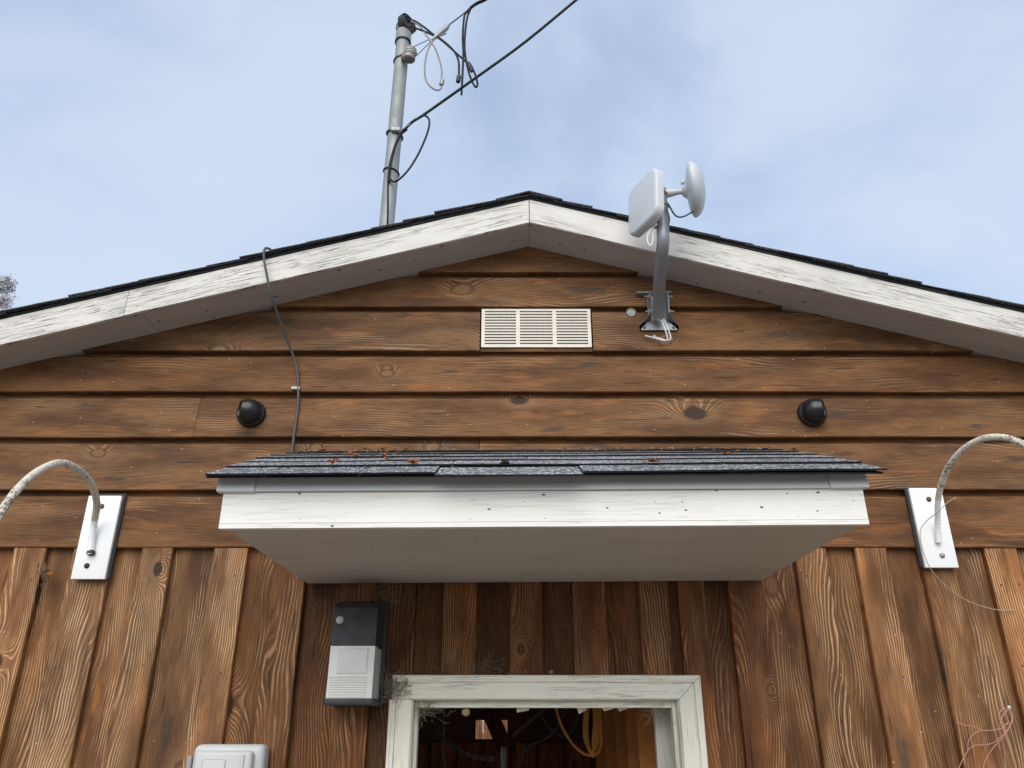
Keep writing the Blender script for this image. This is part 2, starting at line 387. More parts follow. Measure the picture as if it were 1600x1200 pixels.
# backing of the front wall, with the doorway left open
fw = MB(); y0, y1 = .052, .13
def gable_poly(xa, xb, zb, inset=0.0):
    xs = [xa] + ([XA] if xa < XA < xb else []) + [xb]
    return [(xa, zb), (xb, zb)] + [(x, roofz(x, ZS) - inset) for x in reversed(xs)]
for xa, xb, zb in ((XW0, DX0 - .02, 0), (DX0 - .02, DX1 + .02, DZ + .02), (DX1 + .02, XW1, 0)):
    fw.prism([(x, y0, z) for x, z in gable_poly(xa, xb, zb, -.01)], (0, y1 - y0, 0))
front = fw.build('front_wall', 'plywood', bld)

def wob(x, s, amp): return amp * mnoise.noise(Vector((x * 1.7, s * 3.1, .3)))
def clip_rake(bm, lift=.012):
    for sx, sl in ((-1, SL), (1, SR)):
        no = Vector((sx * sl, 0, 1)).normalized()
        r = bmesh.ops.bisect_plane(bm, geom=bm.verts[:] + bm.edges[:] + bm.faces[:], plane_co=Vector((XA, 0, ZS + lift)), plane_no=no, clear_outer=True)
        ed = [e for e in bm.edges if e.is_boundary]
        if ed: bmesh.ops.holes_fill(bm, edges=ed, sides=0)
def h_board(x0, x1, z0, z1, tint, dy=0.0, groove=.026, cut=True, slant=0.0):
    """horizontal channel-lap board: lip at the bottom, rebate at the top"""
    n = max(2, int((x1 - x0) / .16)); sid = rnd.random() * 50
    prof = [(.040, z0), (.0, z0), (-.002, z0 + .003), (.003, z1 - groove - .003), (.006, z1 - groove), (.034, z1 - groove + .005), (.034, z1 + .012), (.048, z1 + .012), (.048, z0)]
    vs = []; fs = []; m = len(prof)
    for i in range(n + 1):
        x = x0 + (x1 - x0) * i / n; wz = wob(x, sid, .0035); wy = wob(x + 9, sid, .002)
        for j, (y, z) in enumerate(prof):
            zz = z + (wz if j in (0, 1, 2, 8) else 0) + (wob(x, sid + 7, .0015) if j in (3, 4) else 0)
            vs.append((x + slant * (z - z0), y + dy + (wy if y < .02 else 0), zz))
    for i in range(n):
        for j in range(m): fs.append((i * m + j, i * m + (j + 1) % m, (i + 1) * m + (j + 1) % m, (i + 1) * m + j))
    fs += [tuple(range(m)), tuple(n * m + j for j in range(m))[::-1]]
    mb = MB().add(vs, fs)
    if cut:
        bm = bmesh.new()
        bv = [bm.verts.new(p) for p in mb.v]
        for f in mb.f: bm.faces.new([bv[i] for i in f])
        clip_rake(bm)
        if not bm.verts: return
        mb = MB().bm(bm)
    return mb.build('siding_board', 'wood_h', front, color=tint)
def tint(v0=.85, v1=1.15, warm=0.0):
    v = rnd.uniform(v0, v1); wv = warm + rnd.uniform(-.05, .05)
    return (v * (1 + wv), v, v * (1 - wv * 1.2))
zr = [Z(v) for v in (855, 765, 683, 612, 548, 479, 425)] + [ZS + .05]
X0, X1 = XW0 + .03, XW1 - .03
def px(u, v): return P(u, v).x
h_board(X0, px(905, 800), zr[0], zr[1], tint(.85, .95, .08)); h_board(px(905, 800) + .003, X1, zr[0], zr[1], tint(.8, .9, .12))
h_board(X0, px(502, 700), zr[1], zr[2], tint(.9, 1)); h_board(px(502, 700) + .003, px(748, 700), zr[1], zr[2], tint(.85, .95)); h_board(px(748, 700) + .003, X1, zr[1], zr[2], tint(.88, .98))
h_board(X0, px(301, 683), zr[2], zr[3], tint(.9, 1), slant=.03); h_board(px(301, 683) + .003, X1, zr[2], zr[3], tint(.88, .96, .05), dy=-.003, groove=.030, slant=.03)
h_board(X0, X1, zr[3], zr[4], tint(.88, .96, .05))
VX0, VX1, VZ0, VZ1 = -.128, .331, Z(541.5), Z(482)
h_board(X0, VX0 - .006, zr[4], zr[5], tint(.92, 1), dy=-.003); h_board(VX1 + .006, X1, zr[4], zr[5], tint(.95, 1.05, .04), dy=-.002)
MB().box((VX0 - .003, .012, zr[4] + .002), (VX1 + .003, .046, VZ0 - .003)).build('siding_board', 'wood_h', front, color=(.85, .85, .85))
h_board(X0, X1, zr[5], zr[6], tint(1, 1.05, .06)); h_board(X0, X1, zr[6], zr[7] + .03, tint(.95, 1, .08))

# upright boards: proud boards over set-back boards
proud = [(-3.3, -3.17), (-3.05, -2.93), (-2.81, -2.69), (-2.57, -2.45), (-2.33, -2.21), (-2.10, -1.975), (-1.852, -1.733), (-1.628, -1.483), (-1.376, -1.261), (-1.107, -.983), (-.879, -.757),
         (-.620, -.493), (-.250, -.127), (-.007, .111), (.220, .341), (.459, .568), (.604, .704), (.789, .922), (1.047, 1.166), (1.273, 1.395), (1.514, 1.635), (1.756, 1.878),
         (2.0, 2.12), (2.25, 2.37), (2.49, 2.61), (2.73, 2.85), (2.98, 3.1), (3.24, 3.36)]
ZT = zr[0]
def v_board(x0, x1, ya, yb, z0, z1, tn):
    n = max(2, int((z1 - z0) / .2)); sid = rnd.random() * 90; lean = rnd.uniform(-.003, .003)
    prof = [(x0, yb), (x0, ya + .003), (x0 + .003, ya), (x1 - .003, ya), (x1, ya + .003), (x1, yb)]; m = len(prof); vs = []; fs = []
    cup = rnd.uniform(-.002, .002)
    for i in range(n + 1):
        z = z0 + (z1 - z0) * i / n
        wl = wob(z, sid, .003) + lean * (z - z1); wr = wob(z + 5, sid, .003) + lean * (z - z1)
        for j, (x, y) in enumerate(prof): vs.append((x + (wl if j < 3 else wr), y + (cup if j in (2, 3) else 0) + (wob(z, sid + 3, .0015) if y < yb else 0), z))
    for i in range(n):
        for j in range(m): fs.append((i * m + j, i * m + (j + 1) % m, (i + 1) * m + (j + 1) % m, (i + 1) * m + j))
    fs += [tuple(range(m)), tuple(n * m + j for j in range(m))[::-1]]
    return MB().add(vs, fs).build('siding_board', 'wood_v', front, color=tn)
CX0, CX1, CZT = DX0 - .078, DX1 + .079, DZ + .079      # casing outer
def zlow(a, b): return CZT - .03 if (b > DX0 and a < DX1) else .12
def shelter_shade(x):                                       # under the canopy: redder unfaded stain, with canopy shade painted into the tint
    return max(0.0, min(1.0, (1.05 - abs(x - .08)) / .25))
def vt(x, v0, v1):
    s = shelter_shade(x); v = rnd.uniform(v0, v1); wv = .08 + .14 * s + rnd.uniform(-.08, .10)
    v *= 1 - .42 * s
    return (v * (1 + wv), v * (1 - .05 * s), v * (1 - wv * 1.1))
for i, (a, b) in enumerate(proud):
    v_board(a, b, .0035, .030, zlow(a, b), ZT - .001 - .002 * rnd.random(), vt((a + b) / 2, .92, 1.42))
    if i + 1 < len(proud):
        c = proud[i + 1][0]; sub = [(b - .02, c + .02)]
        if c - b > .2: sub = [(b - .02, -.352), (-.349, c + .02)]
        for q0, q1 in sub:
            z0 = zlow(q0 + .02, q1 - .02)
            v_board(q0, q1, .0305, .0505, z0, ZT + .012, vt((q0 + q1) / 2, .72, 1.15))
# nails in the proud boards (heads the photo lets you see), one part per board pair row
nb = MB()
for a, b in proud:
    for zc in (2.47, 2.16):
        if zc < zlow(a, b) + .02: continue
        for xx in (a + .03, b - .03):
            nb.lathe([(0, .0032), (.0032, .0028), (.0035, 0)], (xx + rnd.uniform(-.006, .006), .0036, zc + rnd.uniform(-.02, .02)), (0, -1, 0), 8)
o = nb.build('nail_heads', 'screw', front); o['kind'] = 'stuff'

# rake boards and soffits
def rake_piece(xa, xb, name='rake_board', dz=0.0, yy=0.0, bot=0.0):
    n = max(2, int(abs(xb - xa) / .12)); vs = []; fs = []
    for i in range(n + 1):
        x = xa + (xb - xa) * i / n; zt = roofz(x, ZF_TOP) + dz; zb = zt - FH - bot + wob(x, 4, .003)
        vs += [(x, YF + yy, zt), (x, YF + yy, zb), (x, YF + yy + .013, zb), (x, YF + yy + .013, zt)]
    for i in range(n):
        for j in range(4): fs.append((i * 4 + j, i * 4 + (j + 1) % 4, i * 4 + 4 + (j + 1) % 4, i * 4 + 4 + j))
    fs += [(0, 1, 2, 3), (n * 4 + 3, n * 4 + 2, n * 4 + 1, n * 4)]
    mb = MB().add(vs, fs); c = Vector(((xa + xb) / 2, YF, roofz((xa + xb) / 2, ZF_TOP)))
    ang = math.atan(SL if xb <= XA + .01 else -SR)
    rot = Matrix.Rotation(-ang, 4, 'Y')          # object's own x runs along the board so that the paint cracks do too
    mb.v = [rot.inverted() @ (p - c) for p in mb.v]
    o = mb.build(name, 'rake', bld, origin=(0, 0, 0)); o.matrix_local = Matrix.Translation(c - WLOC[bld.name]) @ rot
    return o
xj = P(198, 472, 2.71).x
rake_piece(XW0 - .35, xj - .001, bot=.003); rake_piece(xj + .001, XA - .0015); rake_piece(XA + .0015, XW1 + .35, dz=.001)
def slab(xa, xb, ya, yb, zbase, th, name, mat, parent, origin=None):
    return MB().prism([(xa, ya, roofz(xa, zbase)), (xb, ya, roofz(xb, zbase)), (xb, ya, roofz(xb, zbase) + th), (xa, ya, roofz(xa, zbase) + th)], (0, yb - ya, 0)).build(name, mat, parent)
xs = [XW0 - .3, P(230, 515, 2.8).x, XA, XW1 + .3]
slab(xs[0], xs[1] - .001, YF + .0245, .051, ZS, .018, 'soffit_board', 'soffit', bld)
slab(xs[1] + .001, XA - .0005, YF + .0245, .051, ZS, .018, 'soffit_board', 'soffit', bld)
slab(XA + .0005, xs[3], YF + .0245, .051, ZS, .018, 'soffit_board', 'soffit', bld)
# roof deck and shingle courses
deckb = ZF_TOP + .002
rf = MB()
for xa, xb in ((XW0 - .36, XA), (XA, XW1 + .36)):
    rf.prism([(xa, YF - .004, roofz(xa, deckb)), (xb, YF - .004, roofz(xb, deckb)), (xb, YF - .004, roofz(xb, deckb) + .012), (xa, YF - .004, roofz(xa, deckb) + .012)], (0, YB + .2 - YF, 0))
roof = rf.build('roof', 'tar', bld)
EXPO = .135
for side in (-1, 1):
    sl = SL if side < 0 else SR; xend = (XW0 - .38) if side < 0 else (XW1 + .38)
    d = Vector((side, 0, -sl)).normalized(); nrm = Vector((side * sl, 0, 1)).normalized()
    L = abs(xend - XA) / d.x * side; nC = int(L / EXPO) + 1
    for i in range(nC):
        lo = (i + 1) * EXPO; hi = max(0.0, lo - .30)
        base = Vector((XA, 0, deckb + .0125)); th = rnd.uniform(.0045, .0075)
        yf = YF - rnd.uniform(.010, .024); lift = rnd.choice((0, 0, 0, .001, .004)); sag = rnd.uniform(0, .004)
        pa = base + d * hi + nrm * .001; pb = base + d * min(lo, L) + nrm * (.0075 + lift)
        vs = []
        for (yy, dd) in ((yf, -sag), (.35, 0), (YB + .25, 0)):
            vs += [Vector((p.x, yy, p.z + dd)) for p in (pa, pb, pb + nrm * th, pa + nrm * th * .6)]
        fs = [(0, 1, 2, 3), (11, 10, 9, 8)] + [(k * 4 + j, k * 4 + 4 + j, k * 4 + 4 + (j + 1) % 4, k * 4 + (j + 1) % 4) for k in range(2) for j in range(4)]
        v = rnd.uniform(.8, 1.2); MB().add(vs, fs).build('shingle', 'shingle_dark', roof, color=(v, v, v))
cap = MB()
for i in range(18):
    ya = YF - .02 + i * .3
    cap.add([(XA - .14, ya, roofz(XA - .14, deckb + .027)), (XA, ya, deckb + .031), (XA + .14, ya, roofz(XA + .14, deckb + .027)),
             (XA - .14, ya + .31, roofz(XA - .14, deckb + .021)), (XA, ya + .31, deckb + .025), (XA + .14, ya + .31, roofz(XA + .14, deckb + .021)),
             (XA - .14, ya, roofz(XA - .14, deckb + .019)), (XA, ya, deckb + .023), (XA + .14, ya, roofz(XA + .14, deckb + .019))],
            [(0, 1, 4, 3), (1, 2, 5, 4), (6, 7, 1, 0), (7, 8, 2, 1)])
cap.build('ridge_cap', 'shingle_dark', roof, fix=False)
# remaining walls, interior
sw = MB(); zt_ = roofz(XW0, ZS)                      # left side wall, with an unseen opening added to light the right partition
for a, b in (((XW0, .135, 0), (XW0 + .1, .7, zt_)), ((XW0, 3.0, 0), (XW0 + .1, YB, zt_)), ((XW0, .7, 0), (XW0 + .1, 3.0, .7)), ((XW0, .7, 2.5), (XW0 + .1, 3.0, zt_))): sw.box(a, b)
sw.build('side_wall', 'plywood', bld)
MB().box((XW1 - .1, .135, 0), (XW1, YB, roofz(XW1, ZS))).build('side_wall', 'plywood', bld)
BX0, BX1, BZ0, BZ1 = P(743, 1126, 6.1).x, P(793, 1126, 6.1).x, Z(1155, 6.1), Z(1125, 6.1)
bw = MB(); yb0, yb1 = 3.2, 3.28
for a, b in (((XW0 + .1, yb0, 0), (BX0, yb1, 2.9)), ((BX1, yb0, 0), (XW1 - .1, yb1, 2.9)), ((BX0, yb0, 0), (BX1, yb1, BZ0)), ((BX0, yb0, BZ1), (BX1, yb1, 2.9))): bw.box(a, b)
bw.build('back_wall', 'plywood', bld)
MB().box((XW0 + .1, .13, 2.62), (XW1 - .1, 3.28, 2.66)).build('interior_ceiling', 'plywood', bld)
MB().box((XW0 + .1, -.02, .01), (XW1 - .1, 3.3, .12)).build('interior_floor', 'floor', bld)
part = MB().box((.605, .28, .12), (.645, 3.2, 2.6)).build('partition', 'lumber', bld)
for yy in (.62, .95, 1.35, 1.85, 2.4):
    MB().rbox((.52, yy, .12), (.604, yy + .04, 2.6), .003, 1).build('stud', 'lumber', part)
MB().rbox((.528, .235, .12), (.600, .27, 2.055), .003, 1).build('stud', 'casing_v', part)
pl = MB().box((-.62, .14, .12), (-.58, .75, 2.6)).build('partition', 'wood_in', bld, color=(.8, .6, .45))
for yy in (.45, .70): MB().rbox((-.579, yy, .12), (-.50, yy + .04, 2.6), .003, 1).build('stud', 'wood_in', pl, color=(1.0, .7, .5))
for k in range(14): MB().rbox((-1.9 + k * .19, 3.17, .12), (-1.9 + k * .19 + .17, 3.195, BZ0 - .02), .002, 1).build('wall_board', 'wood_in', bld, color=(1.0, .62, .4))
# braces across the little rear window and its mesh screen
a = P(759, 1110, 5.9); b = P(790, 1175, 5.9)
MB().prism([a + Vector((-.05, 0, .02)), a + Vector((.07, 0, .02)), b + Vector((.07, 0, 0)), b + Vector((-.05, 0, 0))], (0, .04, 0)).build('diagonal_brace', 'wood_in', bld, color=(.4, .3, .25))
sc = MB()
for i in range(17): x = BX0 + (BX1 - BX0) * i / 16; sc.box((x - .0011, yb0 + .03, BZ0), (x + .0011, yb0 + .032, BZ1))
for i in range(10): z = BZ0 + (BZ1 - BZ0) * i / 9; sc.box((BX0, yb0 + .033, z - .0011), (BX1, yb0 + .035, z + .0011))
sc.build('window_screen', 'tanwire', bld)

# door frame
df = group_empty('door_frame', bld, (.115, 0, 0))
prof = [(0, -.004), (0, -.016), (.004, -.019), (.052, -.019), (.054, -.017), (.056, -.026), (.075, -.027), (.078, -.024), (.078, .0)]
def corner(side, o, z=None): return Vector(((DX0 - o) if side < 0 else (DX1 + o), 0, (DZ + o) if z is None else z))
def casing(ends, name, mat):
    vs = []; m = len(prof)
    for e in ends: vs += [e(o) + Vector((0, y, 0)) for o, y in prof]
    fs = [(j, (j + 1) % m, m + (j + 1) % m, m + j) for j in range(m)] + [tuple(range(m)), tuple(range(2 * m - 1, m - 1, -1))]
    return MB().add(vs, fs).build(name, mat, df)
casing((lambda o: corner(-1, o, .12), lambda o: Vector((DX0 - o, 0, DZ - .001))), 'casing', 'casing_v')
casing((lambda o: Vector((DX0 - .07 , 0, DZ + o)), lambda o: corner(1, o)), 'casing', 'casing')
casing((lambda o: corner(1, o) - Vector((0, 0, .0022)), lambda o: corner(1, o, .12)), 'casing', 'casing_v')
MB().box((DX0 - .018, -.003, .12), (DX0 + .003, .15, DZ)).build('jamb', 'casing_v', df)
MB().box((DX1 - .003, -.003, .12), (DX1 + .018, .15, DZ)).build('jamb', 'casing_v', df)
MB().box((DX0 - .018, -.003, DZ - .003), (DX1 + .018, .15, DZ + .018)).build('jamb', 'casing', df)
MB().rbox((DX0 + .0035, .035, .12), (DX0 + .016, .08, DZ - .004), .002, 1).build('stop', 'casing_v', df)
MB().rbox((DX1 - .016, .035, .12), (DX1 - .0035, .08, DZ - .004), .002, 1).build('stop', 'casing_v', df)
MB().rbox((DX0 + .0165, .035, DZ - .026), (DX1 - .0165, .08, DZ - .0035), .002, 1).build('stop', 'casing', df)
for us in ((804, 808, 826, 831), (896, 905, 915, 925), (930, 944, 958, 966), (955, 968, 980, 984)):      # torn weather strip hanging from the head
    top = [P(u, 1102, 2.99) for u in (us[0], us[3])]; lowp = [P(us[1], 1111 + rnd.random() * 5, 2.97), P(us[2], 1107 + rnd.random() * 4, 3.0)]
    top = [p + Vector((0, 0, .02)) for p in top]
    MB().prism([top[0], lowp[0], lowp[1], top[1]], (0, .0015, 0)).build('torn_strip', 'casing', df)

# gable vent
vf = MB(); yv = .004
vf.box((VX0, yv, VZ0), (VX0 + .014, yv + .012, VZ1)); vf.box((VX1 - .014, yv, VZ0), (VX1, yv + .012, VZ1))
for q in (1, 2):
    xm = VX0 + (VX1 - VX0) * q / 3; vf.box((xm - .008, yv + .0005, VZ0 + .006), (xm + .008, yv + .0115, VZ1 - .006))
vf.box((VX0 + .014, yv + .0003, VZ0), (VX1 - .014, yv + .0117, VZ0 + .007)); vf.box((VX0 + .014, yv + .0003, VZ1 - .009), (VX1 - .014, yv + .0117, VZ1))
vent = vf.build('gable_vent', 'vent', bld)
MB().box((VX0 + .002, .034, VZ0 + .002), (VX1 - .002, .05, VZ1 - .002)).build('vent_backing', 'dark', vent)
NS = 12; sz = (VZ1 - VZ0 - .016) / NS
sme = None
for q in range(3):
    xa = VX0 + (VX1 - VX0) * q / 3 + (.014 if q == 0 else .008); xb = VX0 + (VX1 - VX0) * (q + 1) / 3 - (.014 if q == 2 else .008)
    for i in range(NS):
        z = VZ0 + .007 + i * sz
        MB().prism([(xa, yv + .002, z), (xa, yv + .001, z + sz * .54), (xa, yv + .006, z + sz * .54), (xa, yv + .006, z)], (xb - xa, 0, 0)).build('slat', 'vent', vent)
# small plugged hole beside the vent
c = P(986, 488, 2.898); hp = MB().lathe([(0, -.003), (.017, -.003), (.0185, .0), (.021, .002), (.022, -.004)], c, (0, -1, 0), 20).build('vent_plug', 'alu', bld)

# ------------------------------------------------------------------ canopy
CF = 1.988; cyf = CF - CAMD                      # front face
KX0, KX1 = -.755, .921; KZ0 = 2.46
can = thing('door_canopy', (.085, 0, KZ0), 'white boxed canopy with grey shingle roof above the doorway', 'canopy')
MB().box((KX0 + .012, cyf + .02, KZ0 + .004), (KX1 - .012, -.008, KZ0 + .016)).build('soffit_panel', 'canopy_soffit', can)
def strip(xa, xb, prof, name, mat, n=14, w=0.0, sd=0):
    vs = []; fs = []; m = len(prof)
    for i in range(n + 1):
        x = xa + (xb - xa) * i / n; k = wob(x, sd, w)
        vs += [(x, y, z + k) for y, z in prof]
    for i in range(n):
        for j in range(m): fs.append((i * m + j, i * m + (j + 1) % m, i * m + m + (j + 1) % m, i * m + m + j))
    fs += [tuple(range(m)), tuple(n * m + j for j in range(m))[::-1]]
    return MB().add(vs, fs).build(name, mat, can)
fz1 = 2.5535
strip(KX0, KX1, [(cyf, KZ0 + .013), (cyf, fz1), (cyf + .02, fz1), (cyf + .02, KZ0 + .013)], 'fascia', 'canopy_paint', w=.0012, sd=3)
strip(KX0 + .0005, KX1 - .0005, [(cyf - .002, KZ0 - .001), (cyf - .002, KZ0 + .0115), (cyf + .019, KZ0 + .0115), (cyf + .019, KZ0 - .001)], 'bottom_strip', 'canopy_paint', w=.0012, sd=3)
gp = [(cyf - .010, fz1 + .001), (cyf - .012, fz1 + .004), (cyf - .010, fz1 + .014), (cyf - .006, fz1 + .026), (cyf - .003, fz1 + .0425), (cyf + .012, fz1 + .0425), (cyf + .012, fz1 + .001)]
strip(KX0 + .085, KX1 - .09, gp, 'drip_trim', 'trim_grey', w=.001, sd=5)
gp2 = [(y - .004, z - .001 + (.003 if z > fz1 + .01 else 0)) for y, z in gp]
strip(KX0 - .014, KX0 + .084, gp2, 'trim_end', 'trim_grey', n=3); strip(KX1 - .089, KX1 + .012, gp2, 'trim_end', 'trim_grey', n=3)
# roof of the canopy
ey, ez, SK = 1.925 - CAMD, 2.580, .392
RX0, RX1 = -.797, .968
def cz(y): return ez + SK * (y - ey)
def bow(s): return .010 * math.sin(math.pi * max(0, min(1, s / 1.045)))     # the sheathing bows up between eave and wall
for x0, x1 in ((KX0, KX0 + .02), (KX1 - .02, KX1)):
    MB().prism([(x0, cyf + .0205, KZ0 + .0165), (x0, -.008, KZ0 + .0165), (x0, -.008, cz(-.008) - .008), (x0, cyf + .0205, cz(cyf + .02) - .009)], (x1 - x0, 0, 0)).build('side_panel', 'canopy_paint', can)
deck = MB().prism([(RX0 + .012, ey + .008, cz(ey + .008) - .006), (RX0 + .012, -.004, cz(-.004) - .006), (RX0 + .012, -.004, cz(-.004)), (RX0 + .012, ey + .008, cz(ey + .008))], (RX1 - RX0 - .024, 0, 0)).build('roof_deck', 'tar', can)
sd_ = Vector((0, 1, SK)).normalized(); sn_ = Vector((0, -SK, 1)).normalized(); SLn = -ey / sd_.y; nC = 7; ex = SLn / nC
cuts = [[412, 560, 680, 912, 1148], [570, 706, 1010, 1130], [605, 826, 1015, 1210], [480, 690, 908, 1060, 1140], [520, 770, 960, 1110], [600, 840, 1000], [560, 880, 1090], [640, 940]]
for i in range(nC):
    y_here = ey + i * ex * sd_.y
    vpix = [742, 730, 720, 715, 711, 708, 706, 704][i]
    xs_ = [RX0 + rnd.uniform(-.006, .01)] + [P(u, vpix, y_here + CAMD).x for u in cuts[i]] + [RX1 + rnd.uniform(-.012, .006)]
    for k in range(len(xs_) - 1):
        xa, xb = xs_[k] + .002, xs_[k + 1] - .002; nseg = max(3, int((xb - xa) / .06))
        th = rnd.uniform(.004, .0055); dn = rnd.uniform(-.004, .006); lo_extra = 0.0
        if i == 0 and k == 3: lo_extra = .012
        lo = i * ex - dn - lo_extra; hi = min(lo + ex * 1.9, SLn + .002); sid = rnd.random() * 40
        vs = []; fs = []
        for s_ in range(nseg + 1):
            x = xa + (xb - xa) * s_ / nseg; wv = wob(x * 2, sid, .0012) + wob(x * .8, 77, .004); we = wob(x * 6, sid + 5, .003)
            pa = Vector((x, ey, ez)) + sd_ * (lo + we) + sn_ * (.0085 * (.35 if i == 0 else 1) + bow(lo) + wv - lo_extra * .5); pb = Vector((x, ey, ez)) + sd_ * hi + sn_ * (.002 + bow(hi))
            vs += [pa, pb, pb + sn_ * th * .8, pa + sn_ * th]
        for s_ in range(nseg):
            for j in range(4): fs.append((s_ * 4 + j, s_ * 4 + (j + 1) % 4, s_ * 4 + 4 + (j + 1) % 4, s_ * 4 + 4 + j))
        fs += [(0, 1, 2, 3), (nseg * 4 + 3, nseg * 4 + 2, nseg * 4 + 1, nseg * 4)]
        v = rnd.uniform(.85, 1.25); so_ = MB().add(vs, fs).build('shingle', 'shingle', deck, color=(v, v, v))
        so_.data.materials.append(M['tar'])
        for pg in so_.data.polygons:
            if pg.normal.dot(sd_) < -.7 or pg.normal.dot(sn_) < -.7: pg.material_index = 1
can.rotation_euler = (0, R(-.38), 0)
CANROT = Matrix.Translation((.085, 0, KZ0)) @ Matrix.Rotation(R(-.38), 4, 'Y') @ Matrix.Translation((-.085, 0, -KZ0))

# leaves and litter lying on the canopy roof
def on_roof(x, s): return CANROT @ (Vector((x, ey, ez)) + sd_ * s + sn_ * (.014 + bow(s)))
def leaf_mesh(c, size, rot):
    n = 8; vs = []; fs = []
    t = Matrix.Translation(c) @ Matrix.Rotation(math.atan(SK), 4, 'X') @ Matrix.Rotation(rot, 4, 'Z')
    ring = [(1, 0), (.45, .25), (.5, .75), (.05, .4), (-.4, .8), (-.4, .25), (-1, .1), (-.45, -.25), (-.35, -.8), (.05, -.4), (.5, -.7), (.45, -.2)]
    top = [t @ Vector((a * size, b * size, .006 * (abs(b) + rnd.random()) + .004 * abs(a))) for a, b in ring]
    m = len(ring); cpt = t @ Vector((0, 0, -.002)); off = sn_ * .0012
    return MB().add([cpt] + top + [cpt + off] + [p + off for p in top],
        [(0, 1 + (i + 1) % m, 1 + i) for i in range(m)] + [(m + 1, m + 2 + i, m + 2 + (i + 1) % m) for i in range(m)] + [(1 + i, 1 + (i + 1) % m, m + 2 + (i + 1) % m, m + 2 + i) for i in range(m)])
leafpix = [(646, 733, .020), (1021, 732, .024), (600, 724, .014), (604, 730, .010), (556, 724, .012), (598, 708, .018), (570, 708, .016), (634, 710, .016), (520, 733, .016), (545, 722, .012), (1135, 722, .018), (1150, 711, .016), (1240, 709, .020), (505, 714, .016)]
leaflab = ['orange leaf on the lowest shingle row, left of the canopy middle', 'largest orange leaf on the lowest shingle row, right of the canopy middle', 'upper of two small orange leaves close together left of the canopy middle', 'lower of two small orange leaves close together left of the canopy middle',
    'faint orange leaf midway up the left half of the canopy roof', 'orange leaf high on the canopy roof, left of the middle', 'orange leaf high on the canopy roof beside the litter on the left', 'orange leaf high on the canopy roof, nearest its middle',
    'orange leaf low on the left end of the canopy roof', 'tiny orange leaf midway up the left end of the canopy roof', 'orange leaf midway up the right half of the canopy roof', 'orange leaf high on the right half of the canopy roof',
    'orange leaf at the right top corner of the canopy roof', 'orange leaf high on the left end of the canopy roof']
for (u, v, sz_), llab in zip(leafpix, leaflab):
    # meet the sight line with the roof plane
    o_ = Vector((0, -CAMD, CAMZ)); dd = (P(u, v) - o_).normalized(); pn = sn_; p0 = Vector((0, ey, ez))
    tt = (p0 - o_).dot(pn) / dd.dot(pn); hit = o_ + dd * tt
    if not (ey < hit.y < -.03): hit = Vector((P(u, v).x * .93, -.12, cz(-.12)))
    o = leaf_mesh(hit + sn_ * (.012 + bow((hit - p0).dot(sd_))), sz_, rnd.uniform(0, 6.28)).build('fallen_leaf', 'leaf')
    tag(o, llab, 'leaf', 'dry leaves on the canopy roof')
lit = MB()
for i in range(150):
    if i < 90: x = rnd.gauss(-.55, .16) if i % 2 else rnd.gauss(.72, .16); s = SLn - abs(rnd.gauss(0, .12)) - .05
    else: x = rnd.uniform(RX0 + .05, RX1 - .05); s = SLn - abs(rnd.gauss(0, .28)) - .01
    x = max(RX0 + .02, min(RX1 - .02, x)); s = max(.08, s)
    c = on_roof(x, s); a = rnd.uniform(0, 3.14); l = rnd.uniform(.004, .016); e = Vector((math.cos(a), math.sin(a) * sd_.y, math.sin(a) * sd_.z)) * l; wd = sn_ * rnd.uniform(.002, .007) + Vector((math.sin(a), -math.cos(a), 0)) * .003
    lit.add([c - e - wd * .3, c + e, c + wd, c - e * .4 + wd], [(0, 1, 2), (0, 2, 3), (0, 3, 1), (1, 3, 2)])
o = lit.build('leaf_litter', 'litter'); o['kind'] = 'stuff'; tag(o, 'dry brown needle litter gathered along the top of the canopy roof', 'leaf litter')
o = MB().sphere(on_roof(P(790, 716, 2.1).x, .16), .012, 6, .8, (1, 1.4, .6)).build('moss_tuft', 'moss')
tag(o, 'small dark moss tuft at the middle of the canopy shingles', 'moss')

# ------------------------------------------------------------------ gooseneck lamp arms on white plates
def screw(parent, c, mat='screw', r=.0095):
    MB().lathe([(0, .008), (r * .6, .0075), (r, .004), (r * 1.05, 0)], c, (0, -1, 0), 12).build('screw', mat, parent)
def arm(label, x0, x1, z0, z1, bk, path, rad, ribbed, screws):
    t = thing('gooseneck_arm', ((x0 + x1) / 2, 0, z0), label, 'lamp arm', 'gooseneck arms beside the canopy')
    MB().rbox((x0 + bk[0], -.0125, z0 + bk[2]), (x1 + bk[1], .001, z1 + bk[3]), .002, 1).build('backing_block', 'block', t)
    MB().rbox((x0, -.028, z0), (x1, -.013, z1), .0025, 2).build('mounting_plate', 'plate', t)
    pts = cr([P(*p) for p in path], 40 if ribbed else 10)
    rf_ = (lambda i: rad * (1.0 + .10 * math.sin(i * 2.1))) if ribbed else (lambda i: rad)
    kk = 80 if ribbed else 20                       # the lowest stretch is painted white with the plate
    MB().tube(pts[:kk + 1], rf_, 12).build('painted_conduit', 'plate', t)
    MB().tube(pts[kk:], rf_, 12).build('conduit', 'conduit', t)
    for u, v, mt in screws: screw(t, P(u, v, CAMD - .028), mt)
    return t
aL = arm('smooth cream gooseneck conduit on white plate at far left', -1.600, -1.476, 2.471, 2.781, (.006, .008, .004, .012),
    [(141, 866, 2.862), (144, 838, 2.856), (148, 812, 2.835), (151, 785, 2.76), (143, 757, 2.67), (122, 734, 2.56), (95, 723.5, 2.46), (62, 735, 2.37), (28, 764, 2.28), (-2, 806, 2.21), (-30, 860, 2.16), (-50, 930, 2.13)], .0125, False, [(159, 791, 'screw'), (136, 884, 'block')])
